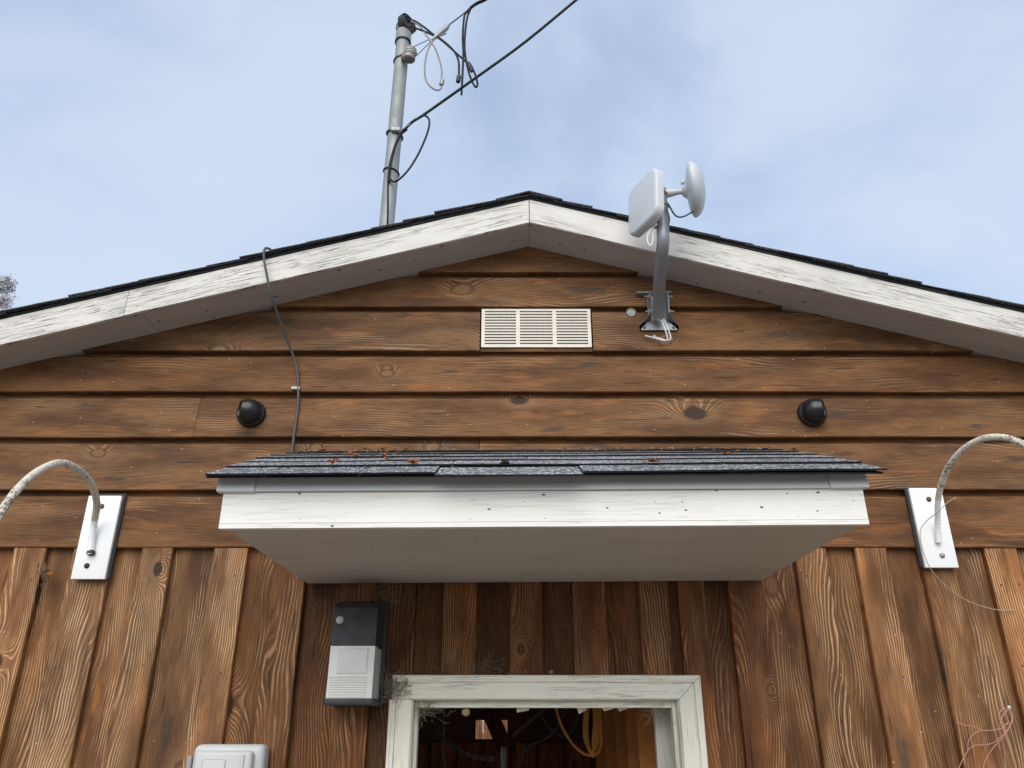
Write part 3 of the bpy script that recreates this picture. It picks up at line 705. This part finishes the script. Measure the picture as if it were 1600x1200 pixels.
MB().lathe([(.0, .001), (.007, .001), (.0145, 0), (.0145, -.012)], P(141, 866, 2.860), (0, -.3, -1), 14).build('conduit_end', 'black_matt', aL)
aR = arm('ribbed metal gooseneck conduit on white plate at far right', 1.507, 1.629, 2.512, 2.811, (-.008, -.004, .004, .002),
    [(1467, 848, 2.862), (1465, 822, 2.850), (1466, 780, 2.78), (1473, 750, 2.71), (1487, 722, 2.63), (1508, 700, 2.55), (1534, 686, 2.47), (1560, 683, 2.40), (1585, 688, 2.33), (1610, 702, 2.27), (1640, 740, 2.2), (1660, 800, 2.16)], .0103, True, [(1451, 780, 'screw'), (1472, 868, 'alu')])
cable('loose_wire', 'tanwire', .0016, [(1494, 777, 2.85), (1482, 784, 2.83), (1465, 800, 2.80), (1448, 814, 2.83), (1438, 830, 2.84), (1441, 855, 2.845), (1452, 885, 2.85), (1470, 908, 2.87), (1500, 932, 2.885), (1530, 946, 2.89), (1560, 953, 2.89), (1588, 953, 2.892)],
      'thin pale wire draped over the white plate at the right', 'wire', n=6)

# ------------------------------------------------------------------ dome cameras
def dome_cam(u, v, ax, label):
    c = P(u, v); c.y = 0; t = thing('dome_camera', c, label, 'camera', 'black dome cameras on the siding')
    MB().lathe([(.050, -.004), (.056, 0.0), (.057, .012), (.052, .022), (.045, .026), (.0, .026)], c, (0, -1, 0), 32).build('base', 'black', t)
    q = c + Vector((0, -.040, 0)); a = Vector(ax).normalized(); r = .049
    prof = [(r * math.sin(x), -r * math.cos(x)) for x in [math.pi * i / 16 for i in range(0, 12)]]
    hN = prof[-1]
    prof += [(hN[0] * .98, hN[1] + .006), (hN[0] * .90, hN[1] + .010), (hN[0] * .84, hN[1] + .008), (hN[0] * .80, hN[1] + .003)]
    MB().lathe(prof, q, a, 32).build('housing', 'black', t)
    MB().lathe([(hN[0] * .82, hN[1] + .003), (hN[0] * .45, hN[1] + .007), (0, hN[1] + .009)], q, a, 28).build('lens_window', 'lensglass', t)
    MB().lathe([(.052, .026), (.0535, .0285), (.052, .031)], c, (0, -1, 0), 32).build('retaining_ring', 'black_matt', t)
dome_cam(394, 648, (-.84, -.50, .02), 'black dome camera left of the cable, lens turned left')
dome_cam(1267, 647, (.84, -.50, .02), 'black dome camera on the right siding, lens turned right')

# ------------------------------------------------------------------ wall light under the canopy
LX0, LX1 = -.603, -.455; ly = 2.72 - CAMD
wl = thing('wall_light', (-.525, 0, 2.045), 'black wall light with clear ribbed lens under the canopy', 'wall light')
MB().rbox((LX0 - .010, -.022, 2.043), (LX1 + .012, .0025, 2.395), .004, 2).build('back_plate', 'black_matt', wl)
hz0 = 2.230
MB().prism([(LX0, ly + .004, hz0), (LX0, ly + .012, 2.352), (LX0, ly + .03, 2.368), (LX0, -.0224, 2.392), (LX0, -.0224, hz0)], (LX1 - LX0, 0, 0)).build('housing', 'black_matt', wl)
MB().rbox((LX0 - .006, ly - .002, 2.046), (LX1 + .006, -.0225, 2.066), .003, 2).build('bottom_rim', 'black_matt', wl)
MB().prism([(LX0, ly, 2.0665), (LX0, ly + .006, hz0 - .0015), (LX0, ly + .06, hz0 - .0015), (LX0, ly + .06, 2.0665)], (LX1 - LX0, 0, 0)).build('lens', 'prism', wl)
for k in range(9): MB().rbox((LX0 + .006, ly - .0022 + .00022 * k, 2.069 + k * .0075), (LX1 - .018, ly + .0028, 2.0725 + k * .0075), .001, 1).build('lens_rib', 'prism', wl)
MB().rbox((LX0 + .028, ly - .0005, 2.142), (LX1 - .022, ly + .008, 2.222), .0018, 1).build('lens_window', 'prism', wl)
MB().rbox((LX0 + .002, ly + .0605, 2.067), (LX1 - .002, -.0225, hz0 - .002), .002, 1).build('reflector', 'greyplast', wl)
MB().lathe([(0, .007), (.008, .006), (.012, .002), (.013, 0)], (LX0 + .022, ly + .0095, 2.312), (0, -1, .05), 16).build('photocell', 'whiteplast', wl)

# ------------------------------------------------------------------ utility box at the lower left
ub = thing('utility_box', (-.925, 0, 1.55), 'pale grey plastic utility box with rounded lid below the canopy', 'utility box')
MB().rbox((-1.048, -.075, 1.56), (-.812, .002, 1.928), .022, 4).build('base', 'greyplast', ub)
MB().rbox((-1.030, -.104, 1.575), (-.842, -.070, 1.910), .014, 3).build('lid', 'greyplast', ub)
MB().rbox((-1.000, -.108, 1.62), (-.925, -.1035, 1.885), .004, 2).build('raised_panel', 'greyplast', ub)
MB().rbox((-.878, -.109, 1.59), (-.866, -.1035, 1.90), .002, 1).build('lid_rib', 'greyplast', ub)
MB().rbox((-1.066, -.07, 1.84), (-1.0485, -.045, 1.895), .003, 1).build('latch', 'alu', ub)

# ------------------------------------------------------------------ antenna mount, panel and dish
am = thing('antenna_mount', (.612, 0, 3.49), 'grey bent pipe antenna mount bolted to the gable siding', 'antenna mount')
bz0, bz1, bx = Z(518), Z(459), .612
MB().rbox((bx - .040, -.010, bz0 + .012), (bx + .040, -.0035, bz1 - .006), .001, 1).build('back_plate', 'galv', am)
MB().prism([(bx - .073, -.0105, bz0), (bx + .073, -.0105, bz0), (bx + .078, -.0105, bz0 + .022), (bx + .035, -.0105, bz0 + .05), (bx - .035, -.0105, bz0 + .05), (bx - .078, -.0105, bz0 + .022)], (0, -.004, 0)).build('lower_foot', 'galv', am)
MB().rbox((bx - .085, -.03, bz1 - .012), (bx + .062, -.0035, bz1 - .005), .001, 1).rbox((bx - .085, -.010, bz1 - .005), (bx + .062, -.0035, bz1 + .004), .001, 1).build('upper_foot', 'galv', am)
for sx in (-1, 1):
    xs2 = bx + sx * .033
    MB().prism([(xs2, -.011, bz0 + .030), (xs2, -.012, bz1 - .013), (xs2, -.06, bz1 - .02), (xs2, -.085, bz0 + .11), (xs2, -.07, bz0 + .055)], (sx * .004, 0, 0)).build('side_flange', 'galv', am)
    MB().prism([(bx + sx * .078, -.0148, bz0 + .001), (bx + sx * .078, -.0148, bz0 + .022), (bx + sx * .035, -.065, bz0 + .058), (bx + sx * .035, -.0148, bz0 + .05)], (sx * .003, 0, 0)).build('gusset', 'galv', am)
    for zz in (bz0 + .065, bz0 + .135): MB().lathe([(0, .022), (.004, .022), (.004, .007), (.009, .007), (.009, 0)], (xs2 + sx * .004, -.055, zz), (sx, 0, 0), 8).build('bolt', 'alu', am)
    MB().lathe([(0, .003), (.007, .003), (.008, 0)], (bx + sx * .062, -.0145, bz0 + .012), (0, -1, 0), 8).build('bolt', 'screw', am)
ppts = [Vector((.606, -.052, 3.535)), P(1029, 472, 2.79), P(1031, 432, 2.665), P(1033.5, 402, 2.575), P(1036, 378, 2.525)]
e = ppts[-1]; ppts += [Vector((e.x + .002, -.385, e.z + .07)), Vector((e.x + .003, -.388, e.z + .16)), Vector((e.x + .004, -.388, 3.915))]
MB().tube(cr(ppts, 8), .0245, 20).build('pipe', 'polegrey', am)
MB().lathe([(0, .001), (.0075, .0008), (.009, 0)], Vector((.606, -.060, 3.545)) + Vector((0, -.0235, -.002)), (0, -.75, -.6), 12).build('pipe_hole', 'dark', am)
PIPE = Vector((e.x + .003, -.388, 0))
# panel antenna
pn = Vector((-.90, -.43, -.06)).normalized(); pc = Vector((.520, -.385, 3.857))
ta = thing('panel_antenna', pc, 'flat square white panel antenna on the left of the bent pipe', 'antenna')
yaw = math.atan2(pn.y, pn.x) + math.pi / 2
rot = Matrix.Translation(pc) @ Matrix.Rotation(yaw, 4, 'Z') @ Matrix.Rotation(R(-4), 4, 'X')
def rounded_panel(w_, h_, th, rad):
    bm = bmesh.new(); bmesh.ops.create_cube(bm, size=1)
    for v in bm.verts: v.co = Vector((v.co.x * w_, v.co.y * th, v.co.z * h_))
    ed = [q for q in bm.edges if abs((q.verts[0].co - q.verts[1].co).normalized().y) > .9]
    bmesh.ops.bevel(bm, geom=ed, offset=rad, segments=5, affect='EDGES', profile=.5)
    ed = [q for q in bm.edges if all(v.co.y < -th * .49 for v in q.verts)]
    bmesh.ops.bevel(bm, geom=ed, offset=th * .35, segments=3, affect='EDGES', profile=.5)
    return MB().bm(bm, True)
rounded_panel(.195, .236, .036, .045).xform(rot).build('radome', 'whiteplast', ta, angle=50)
MB().rbox((-.055, .0175, -.07), (.055, .030, .07), .004, 2).rbox((-.02, .0302, -.045), (.028, .046, .045), .004, 2).xform(rot).build('rear_bracket', 'galv', ta)
for zz in (3.835, 3.885):
    MB().tube([PIPE + Vector((math.cos(a) * .0268, math.sin(a) * .0268, zz)) for a in [2 * math.pi * i / 20 for i in range(20)]], .0026, 6, closed=True).build('hose_clamp', 'alu', ta)
cable('antenna_lead', 'whitewire', .0032, [Vector((.555, -.40, 3.76)), (1013, 366, 2.50), (1012, 378, 2.50), (1016, 384, 2.50), (1020, 376, 2.50), (1021, 358, 2.50), (1026, 350, 2.475)], parent=ta)
# dish antenna
dc = P(1079, 297, 2.5); dax = Vector((.968, -.23, .03)).normalized()
td = thing('dish_antenna', dc, 'round white dish antenna seen edge on, right of the bent pipe', 'antenna')
MB().lathe([(0, -.014), (.045, -.014), (.085, -.008), (.104, 0), (.109, .006), (.1085, .014), (.098, .029), (.078, .042), (.05, .051), (.024, .055), (0, .056)], dc, dax, 40).build('radome', 'whiteplast', td, angle=60)
j0 = PIPE + Vector((.0, 0, dc.z - .012)); j1 = dc - dax * .014
MB().tube([j0 + (j1 - j0) * f for f in (.16, .3, .45, .62, .74, .82)], lambda i: (.016, .017, .015, .0115, .011, .015)[i], 14).build('mount_arm', 'whiteplast', td)
MB().lathe([(.0, -.034), (.020, -.032), (.027, -.022), (.034, -.016), (.040, -.0142)], dc, dax, 20).build('ball_joint', 'whiteplast', td)
MB().rbox(dc + Vector((-.034, -.008, .030)), dc + Vector((-.016, .008, .046)), .003, 2).build('lock_lug', 'whiteplast', td)
MB().tube([PIPE + Vector((math.cos(a) * .0268, math.sin(a) * .0268, dc.z - .016)) for a in [2 * math.pi * i / 20 for i in range(20)]], .004, 6, closed=True).build('hose_clamp', 'screw', td)
cable('antenna_lead', 'cablegrey', .0034, [dc + Vector((.004, 0, -.100)), (1077, 334, 2.5), (1069, 338, 2.5), (1060, 339, 2.5), (1053, 334, 2.49), (1046, 322, 2.475), (1042, 317, 2.47), (1043, 330, 2.465), (1046, 342, 2.47), (1044, 352, 2.475)], parent=td)
# white leads that leave the pipe's foot
for k, dx in enumerate((0, 5)):
    cable('antenna_cable', 'whitewire', .0030, [(1031 + dx * .3, 493, 2.85), (1036 + dx, 506, 2.84), (1041 + dx, 520, 2.835), (1043 + dx, 528, 2.835), (1040 + dx * .6, 532, 2.84), (1032, 531 - k * 2, 2.86), (1022, 528 - k * 2, 2.875), (1008 + dx * 3, 524.5, 2.885)],
          ('inner' if k == 0 else 'outer') + ' white cable looping out under the bent antenna pipe', 'cable', n=8)

# ------------------------------------------------------------------ service mast
MD = 3.2; mb_ = P(607, 320, MD); mt_ = P(630, 62, MD); mx = (mb_.x + mt_.x) / 2
mast = thing('service_mast', (mx, MD - CAMD, 3.7), 'tall grey electric service mast rising behind the roof edge', 'mast')
def mp_(z): return Vector((mb_.x + (mt_.x - mb_.x) * (z - mb_.z) / (mt_.z - mb_.z), MD - CAMD, z))
MB().tube([mp_(z) for z in (3.6, 4.2, 4.8, mt_.z)], .0365, 24).build('mast_pipe', 'mastpipe', mast)
zt = mt_.z
MB().lathe([(.0375, -.02), (.042, -.018), (.0425, .05), (.039, .055), (.0, .055)], mp_(zt), (0, 0, 1), 24).build('collar', 'mastpipe', mast)
MB().tube([mp_(zt - .022) + Vector((math.cos(a) * .0405, math.sin(a) * .0405, 0)) for a in [2 * math.pi * i / 24 for i in range(24)]], .005, 6, closed=True).build('collar_gasket', 'black_matt', mast)
hd = mp_(zt + .055) + Vector((.012, -.01, .045)); ha = Vector((.75, -.55, .1)).normalized()
MB().lathe([(.0, -.045), (.034, -.04), (.047, -.015), (.050, .012), (.046, .022), (.040, .024), (.038, .016), (0, .014)], hd, ha, 24).build('weatherhead', 'black_matt', mast)
MB().lathe([(.056, .0), (.058, .004), (.0565, .036), (.053, .036)], hd - ha * .012, ha, 24).build('weatherhead_hood', 'black_matt', mast)
for a in (-.6, .3, 1.3, 2.4): MB().lathe([(0, .004), (.008, .003), (.009, 0)], hd + ha * .016 + Vector((0, math.sin(a) * .012, math.cos(a) * .022)), ha, 10).build('wire_port', 'lensglass', mast)
MB().rbox(hd + Vector((-.055, -.012, -.04)), hd + Vector((-.035, .012, .0)), .003, 1).build('clamp_ear', 'screw', mast)
# spool insulator on its clamp
zi = P(640, 95, MD).z; ci = mp_(zi)
MB().tube([ci + Vector((math.cos(a) * .0395, math.sin(a) * .0395, .012 * math.cos(a))) for a in [2 * math.pi * i / 24 for i in range(24)]], .0048, 6, closed=True).build('insulator_clamp', 'screw', mast)
MB().rbox(ci + Vector((.008, -.062, -.040)), ci + Vector((.058, -.034, -.004)), .004, 1).build('insulator_bracket', 'screw', mast)
MB().tube([ci + Vector((.05, -.05, -.03)), ci + Vector((.085, -.07, -.035)), ci + Vector((.092, -.07, -.015))], .005, 8).build('bracket_bolt', 'screw', mast)
si = P(640, 86, MD - .06)
MB().lathe([(0, -.034), (.028, -.034), (.034, -.028), (.034, -.008), (.028, -.002)], si, (.12, -.1, 1), 24).build('insulator', 'porcelain', mast)
MB().lathe([(.028, -.002), (.034, .004), (.034, .010), (.029, .014), (.034, .018), (.034, .024), (.029, .028), (.033, .034), (.030, .040), (0, .042)], si, (.12, -.1, 1), 24).build('insulator_shell', 'porcelain_white', mast)
# lower clamp, zip tie and conduit strip
zc_ = P(612, 212, MD).z; cc = mp_(zc_)
MB().tube([cc + Vector((math.cos(a) * .041, math.sin(a) * .041, -.012 * math.cos(a))) for a in [2 * math.pi * i / 24 for i in range(24)]], .0055, 6, closed=True).build('cable_clamp', 'screw', mast)
MB().rbox(cc + Vector((-.012, -.056, -.014)), cc + Vector((.036, -.036, .012)), .004, 1).build('clamp_block', 'alu', mast)
MB().tube([cc + Vector((.03, -.048, -.02)), cc + Vector((.055, -.06, -.03)), cc + Vector((.075, -.07, -.018))], .006, 8).build('clamp_bolt', 'screw', mast)
zz_ = P(608, 270, MD).z; cz_ = mp_(zz_)
MB().tube([cz_ + Vector((math.cos(a) * .0395, math.sin(a) * .0395, -.01 * math.cos(a))) for a in [2 * math.pi * i / 24 for i in range(24)]], .0042, 6, closed=True).build('cable_tie', 'cable', mast)

# wires of the service drop
DW = MD - .10
def wire(name, mat, r, pts, label, cat='wire'): return cable(name, mat, r, [(*p, DW) if len(p) == 2 else p for p in pts], label, cat)
far = P(905, -4, 2.95); nr = P(664, 178, DW); ext = far + (far - nr) * 6
dc_ = MB().tube(cr([P(607, 284, MD - .046), P(609, 262, MD - .052), P(613, 243, MD - .058), P(620, 222, MD - .066), P(630, 205, MD - .08), P(645, 190, DW), nr, P(740, 124, 3.05), P(820, 66, 3.0), far], 8) + [ext], .0072, 10).build('service_cable', 'cable')
tag(dc_, 'thick black cable running from the mast up to the right', 'cable')
wire('cable_loop', 'cable', .0052, [(610, 280, MD - .046), (615, 284, MD - .06), (624, 280), (640, 263), (655, 238), (667, 210), (671, 192), (668, 183), (660, 181), (648, 189)], 'black cable loop hanging off the lower mast clamp', 'cable')
cable('ground_wire', 'cable', .0045, [(607, 275, MD - .040), (606, 300, MD - .040), (606, 330, MD - .040), (605, 362, MD - .040)], 'thin black wire strapped down the front of the mast', 'wire')
cable('cable_strand', 'alu', .0018, [(622, 208, MD - .05), (632, 200, DW), (643, 192, DW), (662, 178, DW)], 'short bare steel strand beside the lower mast clamp', 'wire')
# service drop bundle that leaves top right
wend = P(770, -8, 3.0); wst = P(733, 15, DW)
tag(MB().tube(cr([P(731, 18, DW), P(737, 11, DW), P(746, 5, 3.05), P(757, 0, 3.03), wend], 6) + [wend + (wend - wst) * 40], .0085, 10).build('service_drop', 'cable'), 'twisted black service drop leaving the frame above the mast', 'cable')
wire('messenger_wire', 'cablegrey', .0040, [(700, 40), (716, 28), (731, 16)], 'grey support wire between the tubular grip and the service drop', 'wire')
gr_ = MB().tube([P(675, 62, DW), P(680, 58, DW), P(690, 50, DW), P(697, 44, DW), P(701, 38, DW)], lambda i: (.006, .0115, .0135, .0145, .011)[i], 12).build('wire_grip', 'alu'); tag(gr_, 'silver tubular wire grip clamped on the support wire', 'wire grip')
for k, (a, b) in enumerate((((646, 73), (672, 61)), ((650, 88), (674, 64)))):
    tag(MB().tube([P(*a, MD - .07), P(*b, DW)], .0022, 6).build('tie_strand', 'screw'), ('upper' if k == 0 else 'lower') + ' thin steel strand between spool insulator and wire grip', 'wire')
wire('lead_wire', 'cable', .0056, [(636, 30), (648, 33), (662, 42), (676, 53), (690, 62), (706, 76), (714, 88), (717, 100), (717, 118)], 'black lead from the weatherhead ending in a dark splice')
wire('lead_wire', 'cable', .0056, [(640, 41), (655, 46), (670, 52), (686, 60), (704, 75), (716, 86), (723, 92), (731, 100), (737, 112)], 'black lead from the weatherhead joining the hanging loops')
wire('lead_wire', 'cabletan', .0044, [(642, 33), (655, 40), (664, 52), (672, 64), (680, 76), (686, 92), (690, 108), (690, 126)], 'faded grey lead curving down to the silver connector')
wire('lead_wire', 'cabletan', .0044, [(697, 52), (684, 58), (675, 66), (668, 80), (664, 100), (664, 118), (668, 130), (676, 138), (684, 141), (689, 138), (690, 132)], 'faded wire loop under the tubular grip')
tag(MB().lathe([(0, -.018), (.010, -.018), (.012, -.014), (.012, .014), (.010, .018), (0, .018)], P(690.5, 129, DW), (.2, 0, 1), 14).build('wire_connector', 'alu'), 'silver split bolt connector on the faded wire loop', 'connector')
tag(MB().lathe([(0, -.022), (.011, -.022), (.013, -.010), (.0105, 0), (.013, .010), (.009, .022), (0, .022)], P(716.5, 123, DW), (.1, 0, 1), 14).build('wire_splice', 'black_matt'), 'dark ribbed splice at the end of a black lead', 'connector')
wire('drop_wire', 'cable', .0058, [(731, 18), (726, 24), (724, 40), (723, 60), (724, 85), (723, 110), (722, 130), (721, 148)], 'black wire hanging straight down, longest of the hanging wires')
wire('drop_wire', 'cable', .0056, [(735, 15), (730, 28), (727, 50), (726, 75), (729, 98), (734, 118), (740, 132), (744, 136), (746, 131), (743, 118), (737, 104), (732, 97)], 'black wire looping back up beside the longest hanging wire')
tag(MB().lathe([(0, -.030), (.008, -.028), (.0105, -.01), (.0105, .01), (.008, .028), (0, .03)], P(735, 106, DW), (.3, 0, -1), 12).build('wire_splice', 'black_matt'), 'dark slim splice on the loop beside the longest hanging wire', 'connector')

# ------------------------------------------------------------------ cable from the roof down the siding
rp = P(424, 391, 2.76)
start = Vector((rp.x + .08, .3, roofz(rp.x + .08, deckb) + .045))
tag(MB().tube(cr([start, Vector((rp.x + .02, -.12, roofz(rp.x + .02, deckb) + .050)), P(418, 388, 2.685), P(412.5, 393, 2.672), P(413, 408, 2.672), P(417, 430, 2.675), P(424, 462, 2.70), P(438, 503, 2.78), P(454, 545, 2.855), P(463, 572, 2.882), P(466, 606, 2.888), P(465, 640, 2.888), P(460, 675, 2.888), P(455, 715, 2.886), P(452, 740, 2.886)], 8), .0052, 10).build('roof_cable', 'cablegrey'),
    'dark cable hanging from the roof edge down to the canopy', 'cable')
tag(MB().rbox(P(459, 606, 2.888) + Vector((-.010, -.004, -.008)), P(466, 606, 2.888) + Vector((.008, .006, .006)), .002, 1).build('cable_clip', 'alu'), 'small metal clip holding the dark cable to the siding', 'clip')

# ------------------------------------------------------------------ small stuff on the wall
# tangle of pink copper wires
tw = thing('wire_tangle', P(1577, 1108, 2.89), 'tangle of thin pink copper wires hanging at the lower right', 'wire tangle')
hub = (1577, 1107, 2.885)
for pts in ([hub, (1582, 1120, 2.87), (1578, 1135, 2.86), (1560, 1155, 2.86), (1545, 1163, 2.87), (1520, 1166, 2.88), (1508, 1180, 2.885), (1498, 1200, 2.885)],
            [hub, (1581, 1125, 2.86), (1570, 1148, 2.86), (1552, 1168, 2.87), (1541, 1185, 2.88), (1535, 1202, 2.885)],
            [hub, (1566, 1108, 2.88), (1561, 1118, 2.87), (1563, 1128, 2.87), (1570, 1133, 2.87), (1576, 1128, 2.87)],
            [(1572, 1137, 2.87), (1550, 1141, 2.87), (1528, 1143, 2.88), (1514, 1156, 2.885), (1512, 1172, 2.885)],
            [(1494, 1128, 2.89), (1508, 1133, 2.88), (1522, 1136, 2.88), (1536, 1141, 2.875)],
            [hub, (1571, 1113, 2.87), (1565, 1122, 2.865), (1562, 1140, 2.87), (1568, 1165, 2.88), (1572, 1200, 2.885)]):
    cable('strand', 'pinkwire', .0016, pts, parent=tw, n=6)
MB().lathe([(0, .006), (.005, .005), (.006, 0)], P(1576, 1105, 2.895), (0, -1, 0), 10).build('nail_head', 'whiteplast', tw)
# dead leaves caught between the boards
cl = thing('leaf_clump', P(72, 900, 2.89), 'clump of dead leaf bits caught between the left upright boards', 'leaf clump')
cb = MB()
for i in range(60):
    c = P(70 + rnd.gauss(0, 4), 898 + rnd.gauss(0, 10), 2.885 - rnd.random() * .02); s = rnd.uniform(.004, .012)
    vs = [c + Vector((rnd.uniform(-s, s), rnd.uniform(-s, s) * .6, rnd.uniform(-s, s) * 1.3)) for _ in range(4)]
    cb.add(vs, [(0, 1, 2), (0, 2, 3), (0, 3, 1), (1, 3, 2)])
cb.build('debris', 'debris', cl)
MB().sphere(P(78, 897, 2.87), .008, 6, .4, (1.2, .8, 1.1)).build('dried_bud', 'leaf', cl)
# dusty webs
def web(cu, cv, su, sv, n, D0, D1, label, rr=.0006, seed=1):
    q = random.Random(seed); mb = MB()
    for i in range(n):
        a = P(cu + q.gauss(0, su), cv + q.gauss(0, sv), q.uniform(D0, D1)); b = a + Vector((q.gauss(0, .025), q.uniform(-.012, .012), q.gauss(0, .02))); m_ = (a + b) / 2 + Vector((0, 0, -q.uniform(0, .008)))
        mb.tube(cr([a, m_, b], 2), rr, 3, caps=False)
    o = mb.build('cobweb', 'web', fix=False); o['kind'] = 'stuff'; tag(o, label, 'cobweb'); return o
web(616, 1074, 9, 8, 300, 2.86, 2.90, 'thick brown cobweb on the left top corner of the door casing', .0007, 3)
web(575, 930, 40, 9, 150, 2.82, 2.90, 'dusty cobweb over the wall light under the canopy', .0005, 4)
web(750, 1045, 30, 10, 90, 2.88, 2.90, 'faint cobweb above the head casing', .0004, 5)
web(660, 1108, 14, 7, 140, 2.90, 2.95, 'cobweb inside the left top corner of the doorway', .0005, 6)
web(1028, 1108, 10, 8, 110, 2.92, 3.0, 'cobweb inside the right top corner of the doorway', .0005, 8)
tag(MB().sphere(P(861, 1050, 2.88), .008, 6, .3).build('cocoon', 'web'), 'small round grey cocoon on top of the head casing', 'cocoon')
tag(MB().sphere(P(728, 1113, 2.93), .014, 7, .3, (1, 1, .9)).build('mud_nest', 'litter'), 'small round mud nest under the head of the doorway', 'nest')

# ------------------------------------------------------------------ things seen through the doorway
cord = thing('extension_cord', P(915, 1100, 3.9), 'coiled orange cord hanging inside the doorway', 'cord')
cable('loop', 'orange', .006, [(868, 1085, 3.9), (870, 1110, 3.9), (878, 1135, 3.9), (893, 1160, 3.9), (910, 1176, 3.9), (925, 1180, 3.9), (937, 1172, 3.9), (940, 1150, 3.9), (938, 1120, 3.9), (936, 1085, 3.9)], parent=cord)
for k in range(4):
    u0, u1 = 914 + k * 1.5, 934 - k * 2.5
    cable('loop', 'orange', .0062, [(u0 + 3, 1085, 3.92 + k * .01), (u0, 1115, 3.92), (u0 - 1, 1150, 3.91), (u0 + 5, 1168 + k * 3, 3.9), (u0 + 10, 1174 + k * 2, 3.9), (u1, 1160, 3.91), (u1 + 2, 1125, 3.92), (u1, 1085, 3.93)], parent=cord)
MB().tube([P(925, 1060, 3.92), P(925, 1088, 3.92)], .012, 8).build('hanger', 'screw', cord)
ch = thing('hanging_chain', P(667, 1115, 3.6), 'dark chain hanging across the left of the doorway interior', 'chain')
cpts = cr([P(660, 1095, 3.6), P(672, 1125, 3.6), P(688, 1148, 3.6), P(712, 1168, 3.6), P(740, 1182, 3.6), P(770, 1186, 3.6)], 5)
for i in range(0, len(cpts) - 1, 1):
    a, b = cpts[i], cpts[i + 1]; dch = (b - a).normalized(); s1 = Vector((0, 1, 0)) if i % 2 else dch.cross(Vector((0, 1, 0)))
    MB().tube([(a + b) / 2 + dch * math.cos(q) * (b - a).length * .62 + s1 * math.sin(q) * .007 for q in [2 * math.pi * j / 10 for j in range(10)]], .0028, 5, closed=True).build('link', 'black_matt', ch)
for k, pts in enumerate(([(836, 1090, 4.6), (846, 1118, 4.6), (862, 1140, 4.6), (884, 1150, 4.6), (900, 1130, 4.6), (908, 1090, 4.6)], [(800, 1205, 4.4), (824, 1168, 4.4), (858, 1150, 4.4), (880, 1120, 4.4), (888, 1090, 4.4)], [(690, 1090, 4.0), (694, 1130, 4.0), (692, 1170, 4.0), (698, 1210, 4.0)])):
    cable('sagging_cable', 'cablegrey', .006, pts, ('sagging dark cord behind the orange coil', 'dark cord rising to the right behind the doorway', 'dark cord hanging straight down at the left inside the doorway')[k], 'cord')
tag(MB().tube([P(800, 1150, 4.2), P(862, 1098, 4.2)], .008, 8).build('leaning_rod', 'screw'), 'dark thin rod slanting up behind the doorway', 'rod')
tag(MB().lathe([(0, -.03), (.02, -.03), (.024, 0), (.02, .06), (.016, .16)], P(788, 1176, 5.2), (0, 0, -1), 12).build('hanging_lamp_socket', 'alu'), 'dull lamp socket deep inside the doorway', 'socket')

# ------------------------------------------------------------------ fence glimpsed through the rear window
fe = thing('board_fence', (-.2, 9, 0), 'brown board fence glimpsed through the small rear window', 'fence')
for k in range(24): MB().box((-2.6 + k * .2, 9, .02), (-2.6 + k * .2 + .19, 9.025, 2.35 + .02 * (k % 3))).build('fence_board', 'wood_v', fe, color=(1.7, 1.4, 1.2))
MB().box((-2.6, 9.026, .5), (2.2, 9.06, .6)).build('rail', 'wood_v', fe)
# ------------------------------------------------------------------ tree behind the left eave
TX, TY = -10.85, 11.1
tr = thing('bare_tree', (TX, TY, 0), 'sparse pale budding tree far behind the left roof edge', 'tree')
tb = MB(); lf = MB(); q = random.Random(11)
def limb(p, d, L, r, lev):
    pts = [p]; dd = d.copy()
    for i in range(3):
        dd = (dd + Vector((q.gauss(0, .16), q.gauss(0, .16), q.gauss(.06, .1)))).normalized(); pts.append(pts[-1] + dd * L / 3)
    tb.tube(pts, lambda i: max(.003, r * (1 - .22 * i)), 4, caps=False)
    if lev < 3:
        for k in range((6, 5, 4)[lev]):
            az = q.uniform(0, 6.28); t2 = dd.orthogonal().normalized(); t3 = dd.cross(t2)
            nd = (dd + (t2 * math.cos(az) + t3 * math.sin(az)) * q.uniform(.5, 1.1)).normalized()
            limb(pts[q.choice((1, 2, 2, 3))], nd, L * q.uniform(.5, .7), r * .5, lev + 1)
    if lev >= 2:
        for k in range(4):
            c = pts[k % 4] + Vector((q.gauss(0, .03), q.gauss(0, .03), q.gauss(0, .03))); sz2 = q.uniform(.010, .026)
            a = Vector((q.gauss(0, 1), q.gauss(0, 1), q.gauss(0, 1))).normalized() * sz2; b = a.orthogonal().normalized() * sz2 * .7
            lf.add([c - a, c + b, c + a, c - b], [(0, 1, 2, 3)])
HT = 10.75
tb.tube([Vector((TX + .06 * math.sin(z), TY, z)) for z in (0, 1.5, 3, 5, 7, 9, 10, HT)], lambda i: (.15, .13, .12, .10, .075, .045, .025, .008)[i], 8, caps=False)
for k in range(34):
    z = 2.6 + (HT - 2.7) * (k / 34) ** .8; az = k * 2.4 + q.uniform(-.4, .4); L = (.35 + 1.25 * ((HT - z) / 8) ** .8)
    limb(Vector((TX, TY, z)), Vector((math.cos(az), math.sin(az), .75)).normalized(), L * .62, .022, 0)
tb.build('trunk', 'bark', tr, fix=False); lf.build('crown', 'blossom', tr, fix=False)
